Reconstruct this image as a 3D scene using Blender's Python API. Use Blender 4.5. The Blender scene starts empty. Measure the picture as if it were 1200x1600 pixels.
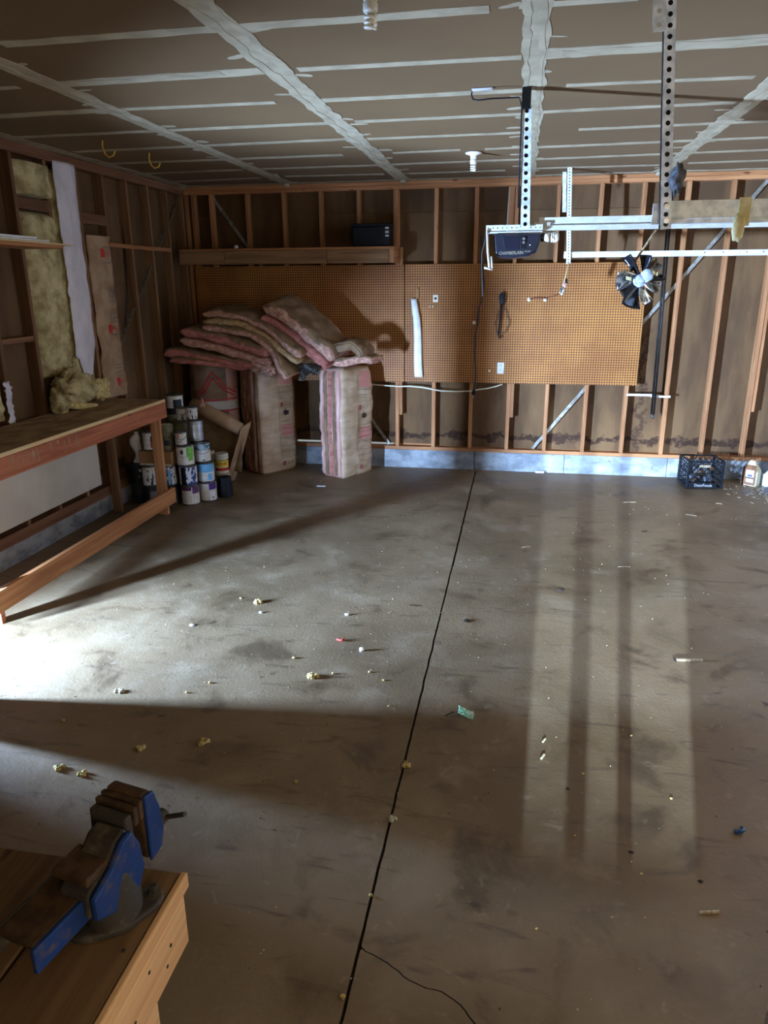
import bpy, bmesh, math, random
from mathutils import Vector, Matrix, noise

random.seed(7)
PI = math.pi
SC = bpy.context.scene
COL = SC.collection

# ------------------------------------------------------------------ camera
CAM_H, PITCH, YAW, ROLL, FPX = 2.0165, .3074, .1811, -.0065, 1133.2
cam = bpy.data.cameras.new('camera'); camo = bpy.data.objects.new('camera', cam); COL.objects.link(camo)
cam.sensor_fit = 'VERTICAL'; cam.sensor_height = 36; cam.lens = FPX / 1600 * 36; cam.clip_start = .02
_F = Vector((-math.sin(YAW) * math.cos(PITCH), math.cos(YAW) * math.cos(PITCH), -math.sin(PITCH)))
_R = Vector((math.cos(YAW), math.sin(YAW), 0)); _U = _R.cross(_F)
_R2 = _R * math.cos(ROLL) + _U * math.sin(ROLL); _U2 = _R2.cross(_F)
mw = Matrix((_R2, _U2, -_F)).transposed().to_4x4(); mw.translation = (0, 0, CAM_H)
camo.matrix_world = mw
SC.camera = camo

# ------------------------------------------------------------------ world, daylight, exposure
SC.view_settings.view_transform = 'Standard'; SC.view_settings.look = 'None'
SC.view_settings.gamma = 1; SC.view_settings.use_curve_mapping = False
SC.view_settings.exposure = 0.14
SC.cycles.max_bounces = 10; SC.cycles.diffuse_bounces = 6; SC.cycles.sample_clamp_indirect = 4
W = bpy.data.worlds.new('sky'); SC.world = W; W.use_nodes = True
W.node_tree.nodes['Background'].inputs[0].default_value = (.62, .78, 1, 1)
W.node_tree.nodes['Background'].inputs[1].default_value = 1.2


def area(name, loc, aim, sx, sy, power, color):
    l = bpy.data.lights.new(name, 'AREA'); l.shape = 'RECTANGLE'; l.size = sx; l.size_y = sy
    l.energy = power; l.color = color
    o = bpy.data.objects.new(name, l); COL.objects.link(o); o.location = loc
    o.rotation_euler = Vector(aim).to_track_quat('-Z', 'Y').to_euler()
    return o


# daylight through the low hatch in the side wall (rakes across the floor)
hd = area('hatch_daylight', (-3.69, 2.70, .50), (1, .72, -.04), .09, .56, 215, (.36, .57, 1))
hd.data.spread = math.radians(110)
hd.data.use_nodes = True   # soft falloff, so the raking light carries across the slab
_t = hd.data.node_tree; _f = _t.nodes.new('ShaderNodeLightFalloff'); _f.inputs['Strength'].default_value = .5
_a = _t.nodes.new('ShaderNodeMath'); _a.operation = 'ADD'; _a.inputs[1].default_value = 1.0
_t.links.new(_f.outputs['Linear'], _a.inputs[0]); _t.links.new(_a.outputs[0], _t.nodes['Emission'].inputs['Strength'])
# warm fill lamp added in front of the overhead door
area('overhead_door_fill', (3.16, 4.9, 1.75), (-1, 0, -.15), 4.2, .55, 13, (1, .72, .42))
# second warm fill lamp, added behind the camera
area('front_fill', (1.3, -.30, 1.75), (-.12, 1, .22), 1.7, 1.2, 12, (1, .78, .50))
# unseen lamp shining through slots added to stripe the floor
area('stripe_lamp', (-.10, -2.2, 1.0), (.115, 1, -.07), .014, .21, 2900, (.48, .68, 1))


# ------------------------------------------------------------------ materials
def lin(c):
    if isinstance(c, str):
        c = [int(c[i:i + 2], 16) / 255 for i in (0, 2, 4)]
    else:
        c = [v / 255 for v in c]
    return tuple((v / 12.92 if v <= .04045 else ((v + .055) / 1.055) ** 2.4) for v in c) + (1,)


class NT:
    def __init__(s, name):
        s.m = bpy.data.materials.new(name); s.m.use_nodes = True; s.t = s.m.node_tree; s.n = s.t.nodes
        s.b = s.n['Principled BSDF']; s.l = s.t.links

    def node(s, typ, **kw):
        n = s.n.new(typ)
        for k, v in kw.items():
            if k.startswith('i_'):
                n.inputs[int(k[2:])].default_value = v
            else:
                setattr(n, k, v)
        return n

    def coord(s, scale=(1, 1, 1), rnd=True):
        tc = s.node('ShaderNodeTexCoord'); out = tc.outputs['Object']
        if rnd:
            oi = s.node('ShaderNodeObjectInfo'); mu = s.node('ShaderNodeMath', operation='MULTIPLY', i_1=53.0)
            s.l.new(oi.outputs['Random'], mu.inputs[0])
            ad = s.node('ShaderNodeVectorMath', operation='ADD')
            s.l.new(out, ad.inputs[0]); s.l.new(mu.outputs[0], ad.inputs[1]); out = ad.outputs[0]
        mp = s.node('ShaderNodeMapping'); mp.inputs['Scale'].default_value = scale
        s.l.new(out, mp.inputs['Vector'])
        return mp.outputs[0]

    def noise(s, vec, scale=1, detail=4, rough=.55, dist=0):
        n = s.node('ShaderNodeTexNoise'); n.inputs['Scale'].default_value = scale; n.inputs['Detail'].default_value = detail
        n.inputs['Roughness'].default_value = rough; n.inputs['Distortion'].default_value = dist
        s.l.new(vec, n.inputs['Vector']); return n.outputs['Fac']

    def ramp(s, fac, lo, hi, a=0., b=1.):
        r = s.node('ShaderNodeMapRange'); r.interpolation_type = 'SMOOTHSTEP'
        r.inputs['From Min'].default_value = lo; r.inputs['From Max'].default_value = hi
        r.inputs['To Min'].default_value = a; r.inputs['To Max'].default_value = b
        s.l.new(fac, r.inputs['Value']); return r.outputs[0]

    def mix(s, fac, a, b, mode='MIX'):
        m = s.node('ShaderNodeMix'); m.data_type = 'RGBA'; m.blend_type = mode
        for inp, v in ((m.inputs['Factor'], fac), (m.inputs['A'], a), (m.inputs['B'], b)):
            if hasattr(v, 'links') or hasattr(v, 'is_linked'):
                s.l.new(v, inp)
            else:
                inp.default_value = v
        return m.outputs['Result']

    def math(s, op, a, b=None):
        m = s.node('ShaderNodeMath', operation=op)
        for i, v in ((0, a), (1, b)):
            if v is None: continue
            if hasattr(v, 'is_linked'): s.l.new(v, m.inputs[i])
            else: m.inputs[i].default_value = v
        return m.outputs[0]

    def bump(s, h, strength=.3, dist=.01):
        b = s.node('ShaderNodeBump'); b.inputs['Strength'].default_value = strength; b.inputs['Distance'].default_value = dist
        s.l.new(h, b.inputs['Height']); s.l.new(b.outputs[0], s.b.inputs['Normal'])

    def out(s, col, rough=.8, metal=0, spec=.3):
        if hasattr(col, 'is_linked'): s.l.new(col, s.b.inputs['Base Color'])
        else: s.b.inputs['Base Color'].default_value = col
        if hasattr(rough, 'is_linked'): s.l.new(rough, s.b.inputs['Roughness'])
        else: s.b.inputs['Roughness'].default_value = rough
        s.b.inputs['Metallic'].default_value = metal
        s.b.inputs['Specular IOR Level'].default_value = spec
        return s.m


def M(name, c1, c2=None, scale=(8, 8, 8), lo=.35, hi=.65, rough=.8, metal=0, bump=0., bscale=60, bdist=.005, rnd=0., spec=.3, rng=True):
    k = NT(name); v = k.coord(scale, rng); c1 = lin(c1); col = c1
    if c2 is not None:
        col = k.mix(k.ramp(k.noise(v, 1, 5), lo, hi), c1, lin(c2))
    if rnd:
        oi = k.node('ShaderNodeObjectInfo'); hs = k.node('ShaderNodeHueSaturation')
        k.l.new(k.ramp(oi.outputs['Random'], 0, 1, 1 - rnd, 1 + rnd), hs.inputs['Value'])
        if hasattr(col, 'is_linked'): k.l.new(col, hs.inputs['Color'])
        else: hs.inputs['Color'].default_value = col
        col = hs.outputs[0]
    if bump:
        v2 = k.coord((bscale,) * 3, rng); k.bump(k.noise(v2, 1, 4), bump, bdist)
    return k.out(col, rough, metal, spec)


def wood(name, light, dark, axis, rnd=.16, rough=.72, ring=26):
    k = NT(name); s = [ring] * 3; s['xyz'.index(axis)] = 1.1
    v = k.coord(tuple(s)); g = k.noise(v, 1, 6, .6, .6)
    col = k.mix(k.ramp(g, .32, .68), lin(light), lin(dark))
    s2 = [140.] * 3; s2['xyz'.index(axis)] = 3
    f = k.noise(k.coord(tuple(s2)), 1, 2); col = k.mix(k.ramp(f, .5, .8, 0, .35), col, lin(dark))
    s3 = [16.] * 3; s3['xyz'.index(axis)] = 5
    kn = k.noise(k.coord(tuple(s3)), 1, 1); col = k.mix(k.ramp(kn, .74, .80, 0, .8), col, lin((70, 38, 18)))
    oi = k.node('ShaderNodeObjectInfo'); hs = k.node('ShaderNodeHueSaturation')
    k.l.new(k.ramp(oi.outputs['Random'], 0, 1, 1 - rnd, 1 + rnd), hs.inputs['Value']); k.l.new(col, hs.inputs['Color'])
    k.bump(f, .15, .002)
    return k.out(hs.outputs[0], rough, 0, .3)


WX = wood('stud_wood_x', (176, 120, 74), (140, 87, 48), 'x')
WY = wood('stud_wood_y', (176, 120, 74), (140, 87, 48), 'y')
WZ = wood('stud_wood_z', (180, 126, 80), (142, 90, 52), 'z')
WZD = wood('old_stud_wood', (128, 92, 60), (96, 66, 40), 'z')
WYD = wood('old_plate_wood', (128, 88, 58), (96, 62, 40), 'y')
BENCHTOP = M('bench_top_dusty', (176, 146, 108), (136, 108, 76), (9, 5, 9), rough=.85, bump=.2, bscale=50)
PLY = wood('plywood_edge', (222, 190, 140), (196, 158, 108), 'y', .05)
REDWOOD = wood('redwood_apron', (176, 104, 70), (140, 76, 48), 'y', .08)
DRYPAPER = M('drywall_paper_ceiling', (110, 84, 52), (102, 77, 47), (.8, .8, .8), rough=.9, bump=.05, bscale=200, rng=False)
COMPOUND = M('joint_compound', (170, 153, 122), (142, 126, 98), (7, 7, 7), lo=.3, hi=.75, rough=.85, bump=.25, bscale=30, bdist=.002)
DRYGREY = M('drywall_board_face', (196, 186, 168), (180, 170, 150), (2, 2, 2), rough=.9)
GALV = M('galvanised_steel', (238, 244, 246), (190, 200, 206), (26, 9, 26), rough=.45, metal=.12, bump=.05, bscale=30, spec=.5)
GALVW = M('pale_painted_steel', (226, 226, 216), (200, 200, 190), (9, 20, 20), rough=.45, metal=.08, spec=.5)
DARKSTEEL = M('dark_steel', (46, 44, 40), (30, 28, 26), rough=.5, metal=.7)
STRAPM = M('brace_steel', (168, 164, 150), (128, 120, 104), (20, 20, 20), rough=.5, metal=.6, spec=.5)
BLACKP = M('black_plastic', (17, 18, 20), (25, 26, 29), (20, 20, 20), rough=.55, spec=.22)
WHITEP = M('white_plastic', (226, 222, 208), (206, 200, 184), (9, 9, 9), rough=.4, spec=.5)
IVORY = M('ivory_plastic', (224, 212, 178), rough=.4, spec=.5)
NAVY = M('navy_motor_casing', (28, 34, 46), (22, 26, 36), (12, 12, 12), rough=.4, spec=.5)
CORDM = M('grey_cord', (66, 62, 56), (46, 44, 40), rough=.6)
GLASSW = M('cfl_glass', (236, 230, 212), rough=.25, spec=.6)
YWIRE = M('yellow_wire', (206, 160, 48), rough=.5)
YFIB = M('yellow_fibreglass', (214, 196, 142), (148, 128, 82), (9, 9, 9), lo=.3, hi=.7, rough=1, bump=.9, bscale=70, bdist=.012, rng=False)
YFIB2 = M('pale_yellow_fibre', (220, 200, 140), (180, 152, 84), (40, 40, 40), rough=1, bump=.9, bscale=120, bdist=.006)
WFACE = M('white_vapour_facing', (232, 228, 232), (206, 200, 206), (6, 6, 3), rough=.55, bump=.5, bscale=9, bdist=.012, rng=False)
KRAFT = M('kraft_paper', (172, 140, 106), (146, 114, 82), (6, 6, 6), rough=.75, bump=.4, bscale=16, bdist=.008)
KRAFTD = M('kraft_facing_dusty', (140, 112, 80), (110, 84, 58), (7, 7, 7), rough=.7, bump=.5, bscale=22, bdist=.01)
PINK = M('pink_fibreglass', (196, 128, 112), (156, 92, 78), (14, 14, 30), lo=.3, hi=.7, rough=1, bump=.9, bscale=80, bdist=.01)
PINKP = M('pale_pink_fibre', (208, 164, 140), (172, 122, 100), (26, 26, 26), rough=1, bump=1, bscale=60, bdist=.012)
FILM = M('film_over_kraft', (206, 180, 146), (180, 152, 118), (5, 5, 14), rough=.36, bump=.5, bscale=9, bdist=.012, spec=.55)
FILMP = M('film_over_pink', (206, 158, 140), (180, 128, 110), (9, 9, 3), rough=.4, bump=.4, bscale=14, bdist=.008, spec=.5)
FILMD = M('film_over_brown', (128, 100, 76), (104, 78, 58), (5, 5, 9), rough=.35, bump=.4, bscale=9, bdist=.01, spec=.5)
PRINTPINK = M('pink_print', (206, 140, 124), rough=.5)
PRINTBLK = M('faded_red_print', (158, 84, 80), rough=.5)
TANFIB = M('tan_fibre', (196, 164, 118), (160, 128, 86), (30, 30, 30), rough=1, bump=.9, bscale=90, bdist=.008)
PRINTRED = M('red_print', (186, 44, 46), rough=.5)
PRINTGREY = M('grey_print', (110, 94, 82), rough=.5)
PRINTDK = M('dark_print', (52, 42, 38), rough=.5)
PRINTWH = M('white_print', (206, 200, 192), rough=.5)
TAN = M('worn_gold_print', (176, 166, 140), rough=.6)
CARD = M('brown_cardboard', (150, 112, 74), (128, 92, 58), (4, 4, 4), rough=.8, bump=.1, bscale=20)
DKPLASTICFILM = M('black_plastic_film', (46, 40, 32), (96, 86, 72), (16, 16, 16), lo=.55, hi=.75, rough=.5, spec=.3, bump=.6, bscale=16, bdist=.02)
VBLUE = M('vise_blue_paint', (22, 52, 104), (80, 74, 84), (34, 34, 34), lo=.52, hi=.72, rough=.5, spec=.4, bump=.2, bscale=90)
VRUST = M('vise_rusty_iron', (84, 60, 36), (54, 38, 24), (26, 26, 26), rough=.7, bump=.3, bscale=90)
VDARK = M('vise_dark_iron', (58, 52, 44), (96, 84, 66), (30, 30, 30), lo=.5, hi=.75, rough=.6, bump=.3, bscale=70)
FBTOP = wood('shaded_bench_planks', (122, 92, 58), (98, 70, 42), 'y', .06)  # shadow on the bench top is put into this darker wood
FBSIDE = wood('near_bench_pine', (224, 178, 124), (196, 146, 94), 'y', .05)
TINM = M('bare_tin', (206, 208, 208), (170, 172, 172), (4, 4, 40), rough=.28, metal=.85, spec=.5)
TINRIM = M('tin_rim', (120, 122, 122), (74, 70, 62), (30, 30, 30), rough=.4, metal=.7)
FOIL = M('foil_blade', (226, 224, 210), (120, 120, 120), (18, 18, 18), lo=.45, hi=.55, rough=.18, metal=.9)
FOILDK = M('dark_foil', (20, 20, 24), (60, 64, 78), (12, 12, 12), lo=.6, hi=.8, rough=.2, spec=.6)
ICEY = M('frosted_hub', (208, 222, 238), (150, 164, 186), (34, 34, 34), rough=.25, spec=.6)
TAPEY = M('yellowed_tape', (214, 202, 150), (190, 174, 118), (20, 20, 20), rough=.5)
GREYFOAM = M('grey_tape_wad', (104, 106, 110), (60, 62, 66), (30, 30, 30), rough=.7, bump=.5, bscale=60)
ROPE = M('tan_rope', (190, 160, 110), rough=.8)
GREENP = M('green_wrapper', (96, 168, 120), (190, 220, 190), (70, 70, 70), rough=.4, spec=.5)
BLUEP = M('blue_plastic_bit', (34, 74, 120), rough=.4)
REDP = M('red_plastic_bit', (190, 60, 48), rough=.5)
TWIG = M('dry_twig', (190, 170, 134), (140, 118, 86), (60, 60, 60), rough=.9)
DARKBIT = M('dark_leaf_bit', (50, 38, 28), rough=.9)
CREAMJ = M('cream_jug_plastic', (232, 222, 176), (216, 204, 156), (9, 9, 9), rough=.45, spec=.5)
WHITEJ = M('white_jug_plastic', (222, 234, 244), (198, 210, 222), (9, 9, 9), rough=.4, spec=.5)
BROWNL = M('brown_jug_label', (134, 86, 48), (104, 66, 38), (22, 22, 22), rough=.6)
PAINTW = M('white_painted_jamb', (236, 238, 242), rough=.5)
SIDING = M('plain_inner_wall', (150, 126, 96), (136, 112, 84), (2, 2, 2), rough=.9)


def stem_mat():
    k = NT('stem_wall_concrete'); v = k.coord((5, 5, 9), False)
    col = k.mix(k.ramp(k.noise(v, 1, 6, .6), .35, .65), lin((152, 154, 152)), lin((112, 114, 114)))
    col = k.mix(k.ramp(k.noise(k.coord((16, 16, 16), False), 1, 3), .66, .74, 0, .8), col, lin((84, 78, 70)))
    k.bump(k.noise(k.coord((60, 60, 60), False), 1, 5), .35, .006)
    return k.out(col, .8)


def floor_mat():
    k = NT('stained_concrete'); v = k.coord((1, 1, 1), False)
    n1 = k.noise(v, .55, 5, .55, .3); n2 = k.noise(v, 2.6, 7, .62, .5); n3 = k.noise(v, 11, 6, .65, .8)
    c = k.mix(k.ramp(n1, .36, .64), lin((132, 110, 80)), lin((102, 83, 57)))
    c = k.mix(k.ramp(n2, .50, .74, 0, .5), c, lin((152, 132, 102)))
    c = k.mix(k.ramp(n2, .47, .30, 0, .75), c, lin((72, 56, 38)))
    c = k.mix(k.ramp(n3, .58, .74, 0, .35), c, lin((164, 148, 122)))
    # oil and dirt spots, trowel smears
    sp_ = k.noise(k.coord((6, 8, 6), False), 1, 2); msk = k.ramp(k.noise(v, .9, 2), .5, .62)
    c = k.mix(k.math('MULTIPLY', k.ramp(sp_, .68, .72, 0, .9), msk), c, lin((58, 44, 32)))
    sm = k.noise(k.coord((2.2, 9, 4), False), 1, 6, .6, 1.6)
    c = k.mix(k.ramp(sm, .57, .70, 0, .7), c, lin((86, 68, 50)))
    fine = k.noise(v, 150, 3)
    c = k.mix(k.ramp(fine, .60, .75, 0, .3), c, lin((70, 58, 46)))
    h = k.math('ADD', k.math('MULTIPLY', k.noise(v, 60, 4), .55), k.math('MULTIPLY', n3, .6))
    k.bump(h, .42, .006)
    r = k.ramp(n2, .3, .7, .42, .66)
    return k.out(c, r, 0, .42)


def sheath_mat():
    k = NT('old_sheathing'); v = k.coord((1, 1, 1), False)
    c = k.mix(k.ramp(k.noise(k.coord((5, 5, 1.2), False), 1, 5), .35, .65), lin((104, 75, 44)), lin((82, 57, 32)))
    oi = k.node('ShaderNodeObjectInfo'); hs = k.node('ShaderNodeHueSaturation')
    k.l.new(k.ramp(oi.outputs['Random'], 0, 1, .88, 1.1), hs.inputs['Value']); k.l.new(c, hs.inputs['Color']); c = hs.outputs[0]
    xyz = k.node('ShaderNodeSeparateXYZ'); k.l.new(v, xyz.inputs[0]); x, z = xyz.outputs[0], xyz.outputs[2]
    # tide line of old water damage near the sill
    wob = k.math('MULTIPLY', k.math('SUBTRACT', k.noise(k.coord((5, 1, 7), False), 1, 4, .65), .5), .34)
    d = k.math('ABSOLUTE', k.math('SUBTRACT', k.math('ADD', z, wob), .37))
    nn = k.noise(k.coord((26, 1, 26), False), 1, 4)
    m = k.math('MULTIPLY', k.ramp(d, .050, .018), k.ramp(nn, .30, .46))
    c = k.mix(k.math('MULTIPLY', m, .9), c, lin((46, 25, 10)))
    # a vertical run of stain between the studs near the pegboard's end
    wob2 = k.math('MULTIPLY', k.math('SUBTRACT', k.noise(k.coord((4, 1, 4), False), 1, 4, .6), .5), .5)
    d2 = k.math('ABSOLUTE', k.math('SUBTRACT', k.math('ADD', x, wob2), 1.30))
    m2 = k.math('MULTIPLY', k.math('MULTIPLY', k.ramp(d2, .07, .015), k.ramp(z, 1.75, 1.3)), k.ramp(nn, .34, .54))
    c = k.mix(k.math('MULTIPLY', m2, .8), c, lin((56, 34, 17)))
    # mottled grime
    gr = k.noise(k.coord((9, 1, 9), False), 1, 6, .65, 1.)
    c = k.mix(k.ramp(gr, .62, .74, 0, .5), c, lin((78, 54, 30)))
    c = k.mix(k.ramp(k.noise(k.coord((7, 1, 2), False), 1, 5), .6, .75, 0, .3), c, lin((128, 100, 66)))
    k.bump(k.noise(k.coord((40, 40, 14), False), 1, 4), .2, .004)
    return k.out(c, .85)


def peg_mat():
    k = NT('pegboard_hardboard'); v = k.coord((1, 1, 1), False)
    c = k.mix(k.ramp(k.noise(v, 2.2, 4), .35, .65), lin((172, 112, 52)), lin((152, 95, 43)))
    c = k.mix(k.ramp(k.noise(v, 22, 3), .66, .74, 0, .5), c, lin((120, 74, 36)))
    xyz = k.node('ShaderNodeSeparateXYZ'); k.l.new(v, xyz.inputs[0])
    def cell(o):
        f = k.math('FRACT', k.math('MULTIPLY', o, 1 / .0254)); return k.math('SUBTRACT', f, .5)
    a, b = cell(xyz.outputs[0]), cell(xyz.outputs[2])
    r2 = k.math('ADD', k.math('MULTIPLY', a, a), k.math('MULTIPLY', b, b))
    hole = k.ramp(r2, .10, .045)
    c = k.mix(hole, c, lin((44, 22, 8)))
    k.bump(k.math('SUBTRACT', 1., hole), .4, .004)
    return k.out(c, .55, 0, .3)


STEM, FLOORM, SHEATH, PEG = stem_mat(), floor_mat(), sheath_mat(), peg_mat()
JOINTD = M('joint_dirt', (60, 48, 36), (84, 70, 52), (30, 30, 30), rough=1)


# ------------------------------------------------------------------ mesh helpers
class MB:
    def __init__(s): s.v, s.f, s.mi = [], [], []; s.cur = 0

    def face(s, f): s.f.append(tuple(f)); s.mi.append(s.cur)

    def add(s, vs, fs):
        o = len(s.v); s.v += [tuple(q) for q in vs]
        for f in fs: s.face([i + o for i in f])

    def box(s, x0, y0, z0, x1, y1, z1):
        s.add([(x0, y0, z0), (x1, y0, z0), (x1, y1, z0), (x0, y1, z0), (x0, y0, z1), (x1, y0, z1), (x1, y1, z1), (x0, y1, z1)],
              [(0, 3, 2, 1), (4, 5, 6, 7), (0, 1, 5, 4), (1, 2, 6, 5), (2, 3, 7, 6), (3, 0, 4, 7)]); return s

    def obox(s, c, ax, ay, az):
        c, ax, ay, az = map(Vector, (c, ax, ay, az)); vs = []
        for k in (-1, 1):
            for i, j in ((-1, -1), (1, -1), (1, 1), (-1, 1)): vs.append(c + ax * i + ay * j + az * k)
        s.add(vs, [(0, 3, 2, 1), (4, 5, 6, 7), (0, 1, 5, 4), (1, 2, 6, 5), (2, 3, 7, 6), (3, 0, 4, 7)]); return s

    def bar(s, p, q, w, h, up=(0, 0, 1)):
        p, q = Vector(p), Vector(q); d = q - p; u = Vector(up); sd = d.cross(u).normalized(); u = sd.cross(d).normalized()
        return s.obox((p + q) / 2, d / 2, sd * w / 2, u * h / 2)

    def tube(s, pts, r, n=8, caps=True):
        pts = [Vector(q) for q in pts]; rs = r if isinstance(r, (list, tuple)) else [r] * len(pts)
        o = len(s.v); t0 = (pts[1] - pts[0]).normalized()
        u = t0.orthogonal().normalized()
        for i, q in enumerate(pts):
            t = (pts[min(i + 1, len(pts) - 1)] - pts[max(i - 1, 0)])
            if t.length < 1e-9: t = t0
            t.normalize(); u = (u - t * u.dot(t)).normalized(); w = t.cross(u)
            for k in range(n):
                a = 2 * PI * k / n; s.v.append(tuple(q + (u * math.cos(a) + w * math.sin(a)) * rs[i]))
        for i in range(len(pts) - 1):
            for k in range(n):
                k2 = (k + 1) % n; s.face((o + i * n + k, o + i * n + k2, o + (i + 1) * n + k2, o + (i + 1) * n + k))
        if caps:
            s.face([o + k for k in range(n)][::-1]); e = o + (len(pts) - 1) * n; s.face([e + k for k in range(n)])
        return s

    def lathe(s, prof, n=20, c=(0, 0, 0), mat=None):
        o = len(s.v); c = Vector(c)
        for r, z in prof:
            for k in range(n):
                a = 2 * PI * k / n; q = Vector((r * math.cos(a), r * math.sin(a), z))
                if mat is not None: q = mat @ q
                s.v.append(tuple(q + c))
        for i in range(len(prof) - 1):
            for k in range(n):
                k2 = (k + 1) % n; s.face((o + i * n + k, o + i * n + k2, o + (i + 1) * n + k2, o + (i + 1) * n + k))
        s.face([o + k for k in range(n)][::-1]); e = o + (len(prof) - 1) * n; s.face([e + k for k in range(n)])
        return s

    def prism(s, poly, a, b):
        """extrude the 3D polygon by the vector b-a"""
        d = Vector(b) - Vector(a); n = len(poly); o = len(s.v)
        s.v += [tuple(Vector(q)) for q in poly] + [tuple(Vector(q) + d) for q in poly]
        s.face([o + i for i in range(n)][::-1]); s.face([o + n + i for i in range(n)])
        for i in range(n):
            j = (i + 1) % n; s.face((o + i, o + j, o + n + j, o + n + i))
        return s

    def grid(s, fn, nu, nv, closed=False):
        o = len(s.v)
        for i in range(nu + 1):
            for j in range(nv + 1): s.v.append(tuple(fn(i / nu, j / nv)))
        for i in range(nu):
            for j in range(nv):
                a = o + i * (nv + 1) + j; s.face((a, a + nv + 1, a + nv + 2, a + 1))
        return s

    def build(s, name, mat, parent=None, smooth=False, bevel=0, world=True, solid=0, sub=0):
        vs = s.v
        if parent is not None and world:
            l = Vector((0, 0, 0)); q = parent
            while q is not None: l += q.location; q = q.parent
            vs = [tuple(Vector(p) - l) for p in vs]
        me = bpy.data.meshes.new(name); me.from_pydata(vs, [], s.f)
        mats = mat if isinstance(mat, (list, tuple)) else [mat]
        for m in mats: me.materials.append(m)
        if len(mats) > 1: me.polygons.foreach_set('material_index', s.mi)
        bm = bmesh.new(); bm.from_mesh(me); bmesh.ops.recalc_face_normals(bm, faces=bm.faces); bm.to_mesh(me); bm.free()
        if smooth: me.polygons.foreach_set('use_smooth', [True] * len(me.polygons))
        me.update()
        o = bpy.data.objects.new(name, me); COL.objects.link(o)
        if parent is not None: o.parent = parent
        if solid:
            m = o.modifiers.new('solid', 'SOLIDIFY'); m.thickness = solid; m.offset = 0
        if sub:
            m = o.modifiers.new('sub', 'SUBSURF'); m.levels = sub; m.render_levels = sub
        if bevel:
            m = o.modifiers.new('bevel', 'BEVEL'); m.width = bevel; m.segments = 2; m.limit_method = 'ANGLE'; m.angle_limit = .6
        return o


def tag(o, label=None, cat=None, group=None, kind=None):
    if label: o['label'] = label
    if cat: o['category'] = cat
    if group: o['group'] = group
    if kind: o['kind'] = kind
    return o


def thing(name, loc, label, cat, group=None, rz=0):
    o = bpy.data.objects.new(name, None); COL.objects.link(o); o.location = loc; o.rotation_euler = (0, 0, rz)
    o.empty_display_size = .05
    return tag(o, label, cat, group)


def structure(name, label):
    o = bpy.data.objects.new(name, None); COL.objects.link(o); return tag(o, label, None, None, 'structure')


def bx(name, mat, parent, x0, y0, z0, x1, y1, z1, bevel=.003):
    return MB().box(x0, y0, z0, x1, y1, z1).build(name, mat, parent, bevel=bevel)


def text_geo(txt, size, spacing=1.0):
    """flat outline of a word: verts (x, y) centred, faces"""
    cu = bpy.data.curves.new('t', 'FONT'); cu.body = txt; cu.size = size; cu.align_x = 'CENTER'; cu.align_y = 'CENTER'
    cu.resolution_u = 3; cu.space_character = spacing
    ob = bpy.data.objects.new('t', cu); COL.objects.link(ob)
    dg = bpy.context.evaluated_depsgraph_get(); me = bpy.data.meshes.new_from_object(ob.evaluated_get(dg))
    vs = [(v.co.x, v.co.y) for v in me.vertices]; fs = [tuple(p.vertices) for p in me.polygons]
    bpy.data.objects.remove(ob); bpy.data.curves.remove(cu); bpy.data.meshes.remove(me)
    return vs, fs


def lettering(txt, size, mat, parent, fn, name='lettering', world=True, bold=1.0):
    vs, fs = text_geo(txt, size); m = MB(); m.add([fn(a * bold, b) for a, b in vs], fs)
    return m.build(name, mat, parent, world=world)


def nz(p, s=1.0, oct=3): return noise.fractal(Vector(p) * s, 1.0, 2.0, oct)


# ------------------------------------------------------------------ FLOOR
floor = structure('floor', 'grey brown concrete garage floor with sawn joints')
MB().box(-3.75, -3.6, -.12, 3.35, 8.1, -.022).build('joint_bed', JOINTD, floor)
JX, JY, GAP = -.405, 5.03, .007


def edge_v(x, y0, y1, off, seed):
    n = max(2, int(abs(y1 - y0) / .05)); return [(x + off + .0035 * nz((seed, (y0 + (y1 - y0) * i / n) * 9, 0), 1, 4), y0 + (y1 - y0) * i / n) for i in range(n + 1)]


def edge_h(y, x0, x1, off, seed):
    n = max(2, int(abs(x1 - x0) / .05)); return [(x0 + (x1 - x0) * i / n, y + off + .002 * nz((seed, (x0 + (x1 - x0) * i / n) * 9, 0), 1, 4)) for i in range(n + 1)]


def slab(poly):
    m = MB(); m.prism([(a, b, -.035) for a, b in poly], (0, 0, 0), (0, 0, .035)); m.mi = [0, 0] + [1] * (len(m.f) - 2); return m.build('slab', [FLOORM, JOINTD], floor)


CR = [(JX + .004, 1.735), (-.382, 1.723), (-.327, 1.702), (-.276, 1.678), (-.243, 1.651), (-.202, 1.637), (-.133, 1.628), (-.074, 1.598), (-.03, 1.547), (.02, 1.46), (.10, 1.40), (.16, 1.27), (.30, 1.15), (.44, .9), (.7, .6), (1.0, .1), (1.3, -.6), (1.4, -3.6)]
CRJ = []
for (a, b), (c, d) in zip(CR[:-1], CR[1:]):
    for t in (0, .33, .66): CRJ.append((a + (c - a) * t + .004 * nz((a * 20 + t * 7, b * 9, 2)), b + (d - b) * t + .004 * nz((a * 17, b * 20 + t * 9, 5))))
CRJ.append(CR[-1])
XL, XR, YF, YN = -3.75, 3.35, 8.1, -3.6
slab(edge_h(JY, XL, JX - GAP, -GAP * .45, 1) + edge_v(JX, JY - GAP, YN, -GAP, 2)[1:] + [(XL, YN)])
slab([(XL, YF), (XL, JY + GAP)] + edge_h(JY, XL + .05, JX - GAP, GAP * .45, 1) + edge_v(JX, JY + GAP, YF, -GAP, 2)[1:])
slab(edge_h(JY, JX + GAP, XR, GAP * .45, 1) + [(XR, YF)] + edge_v(JX, YF, JY + GAP, GAP, 2)[:-1])
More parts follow.
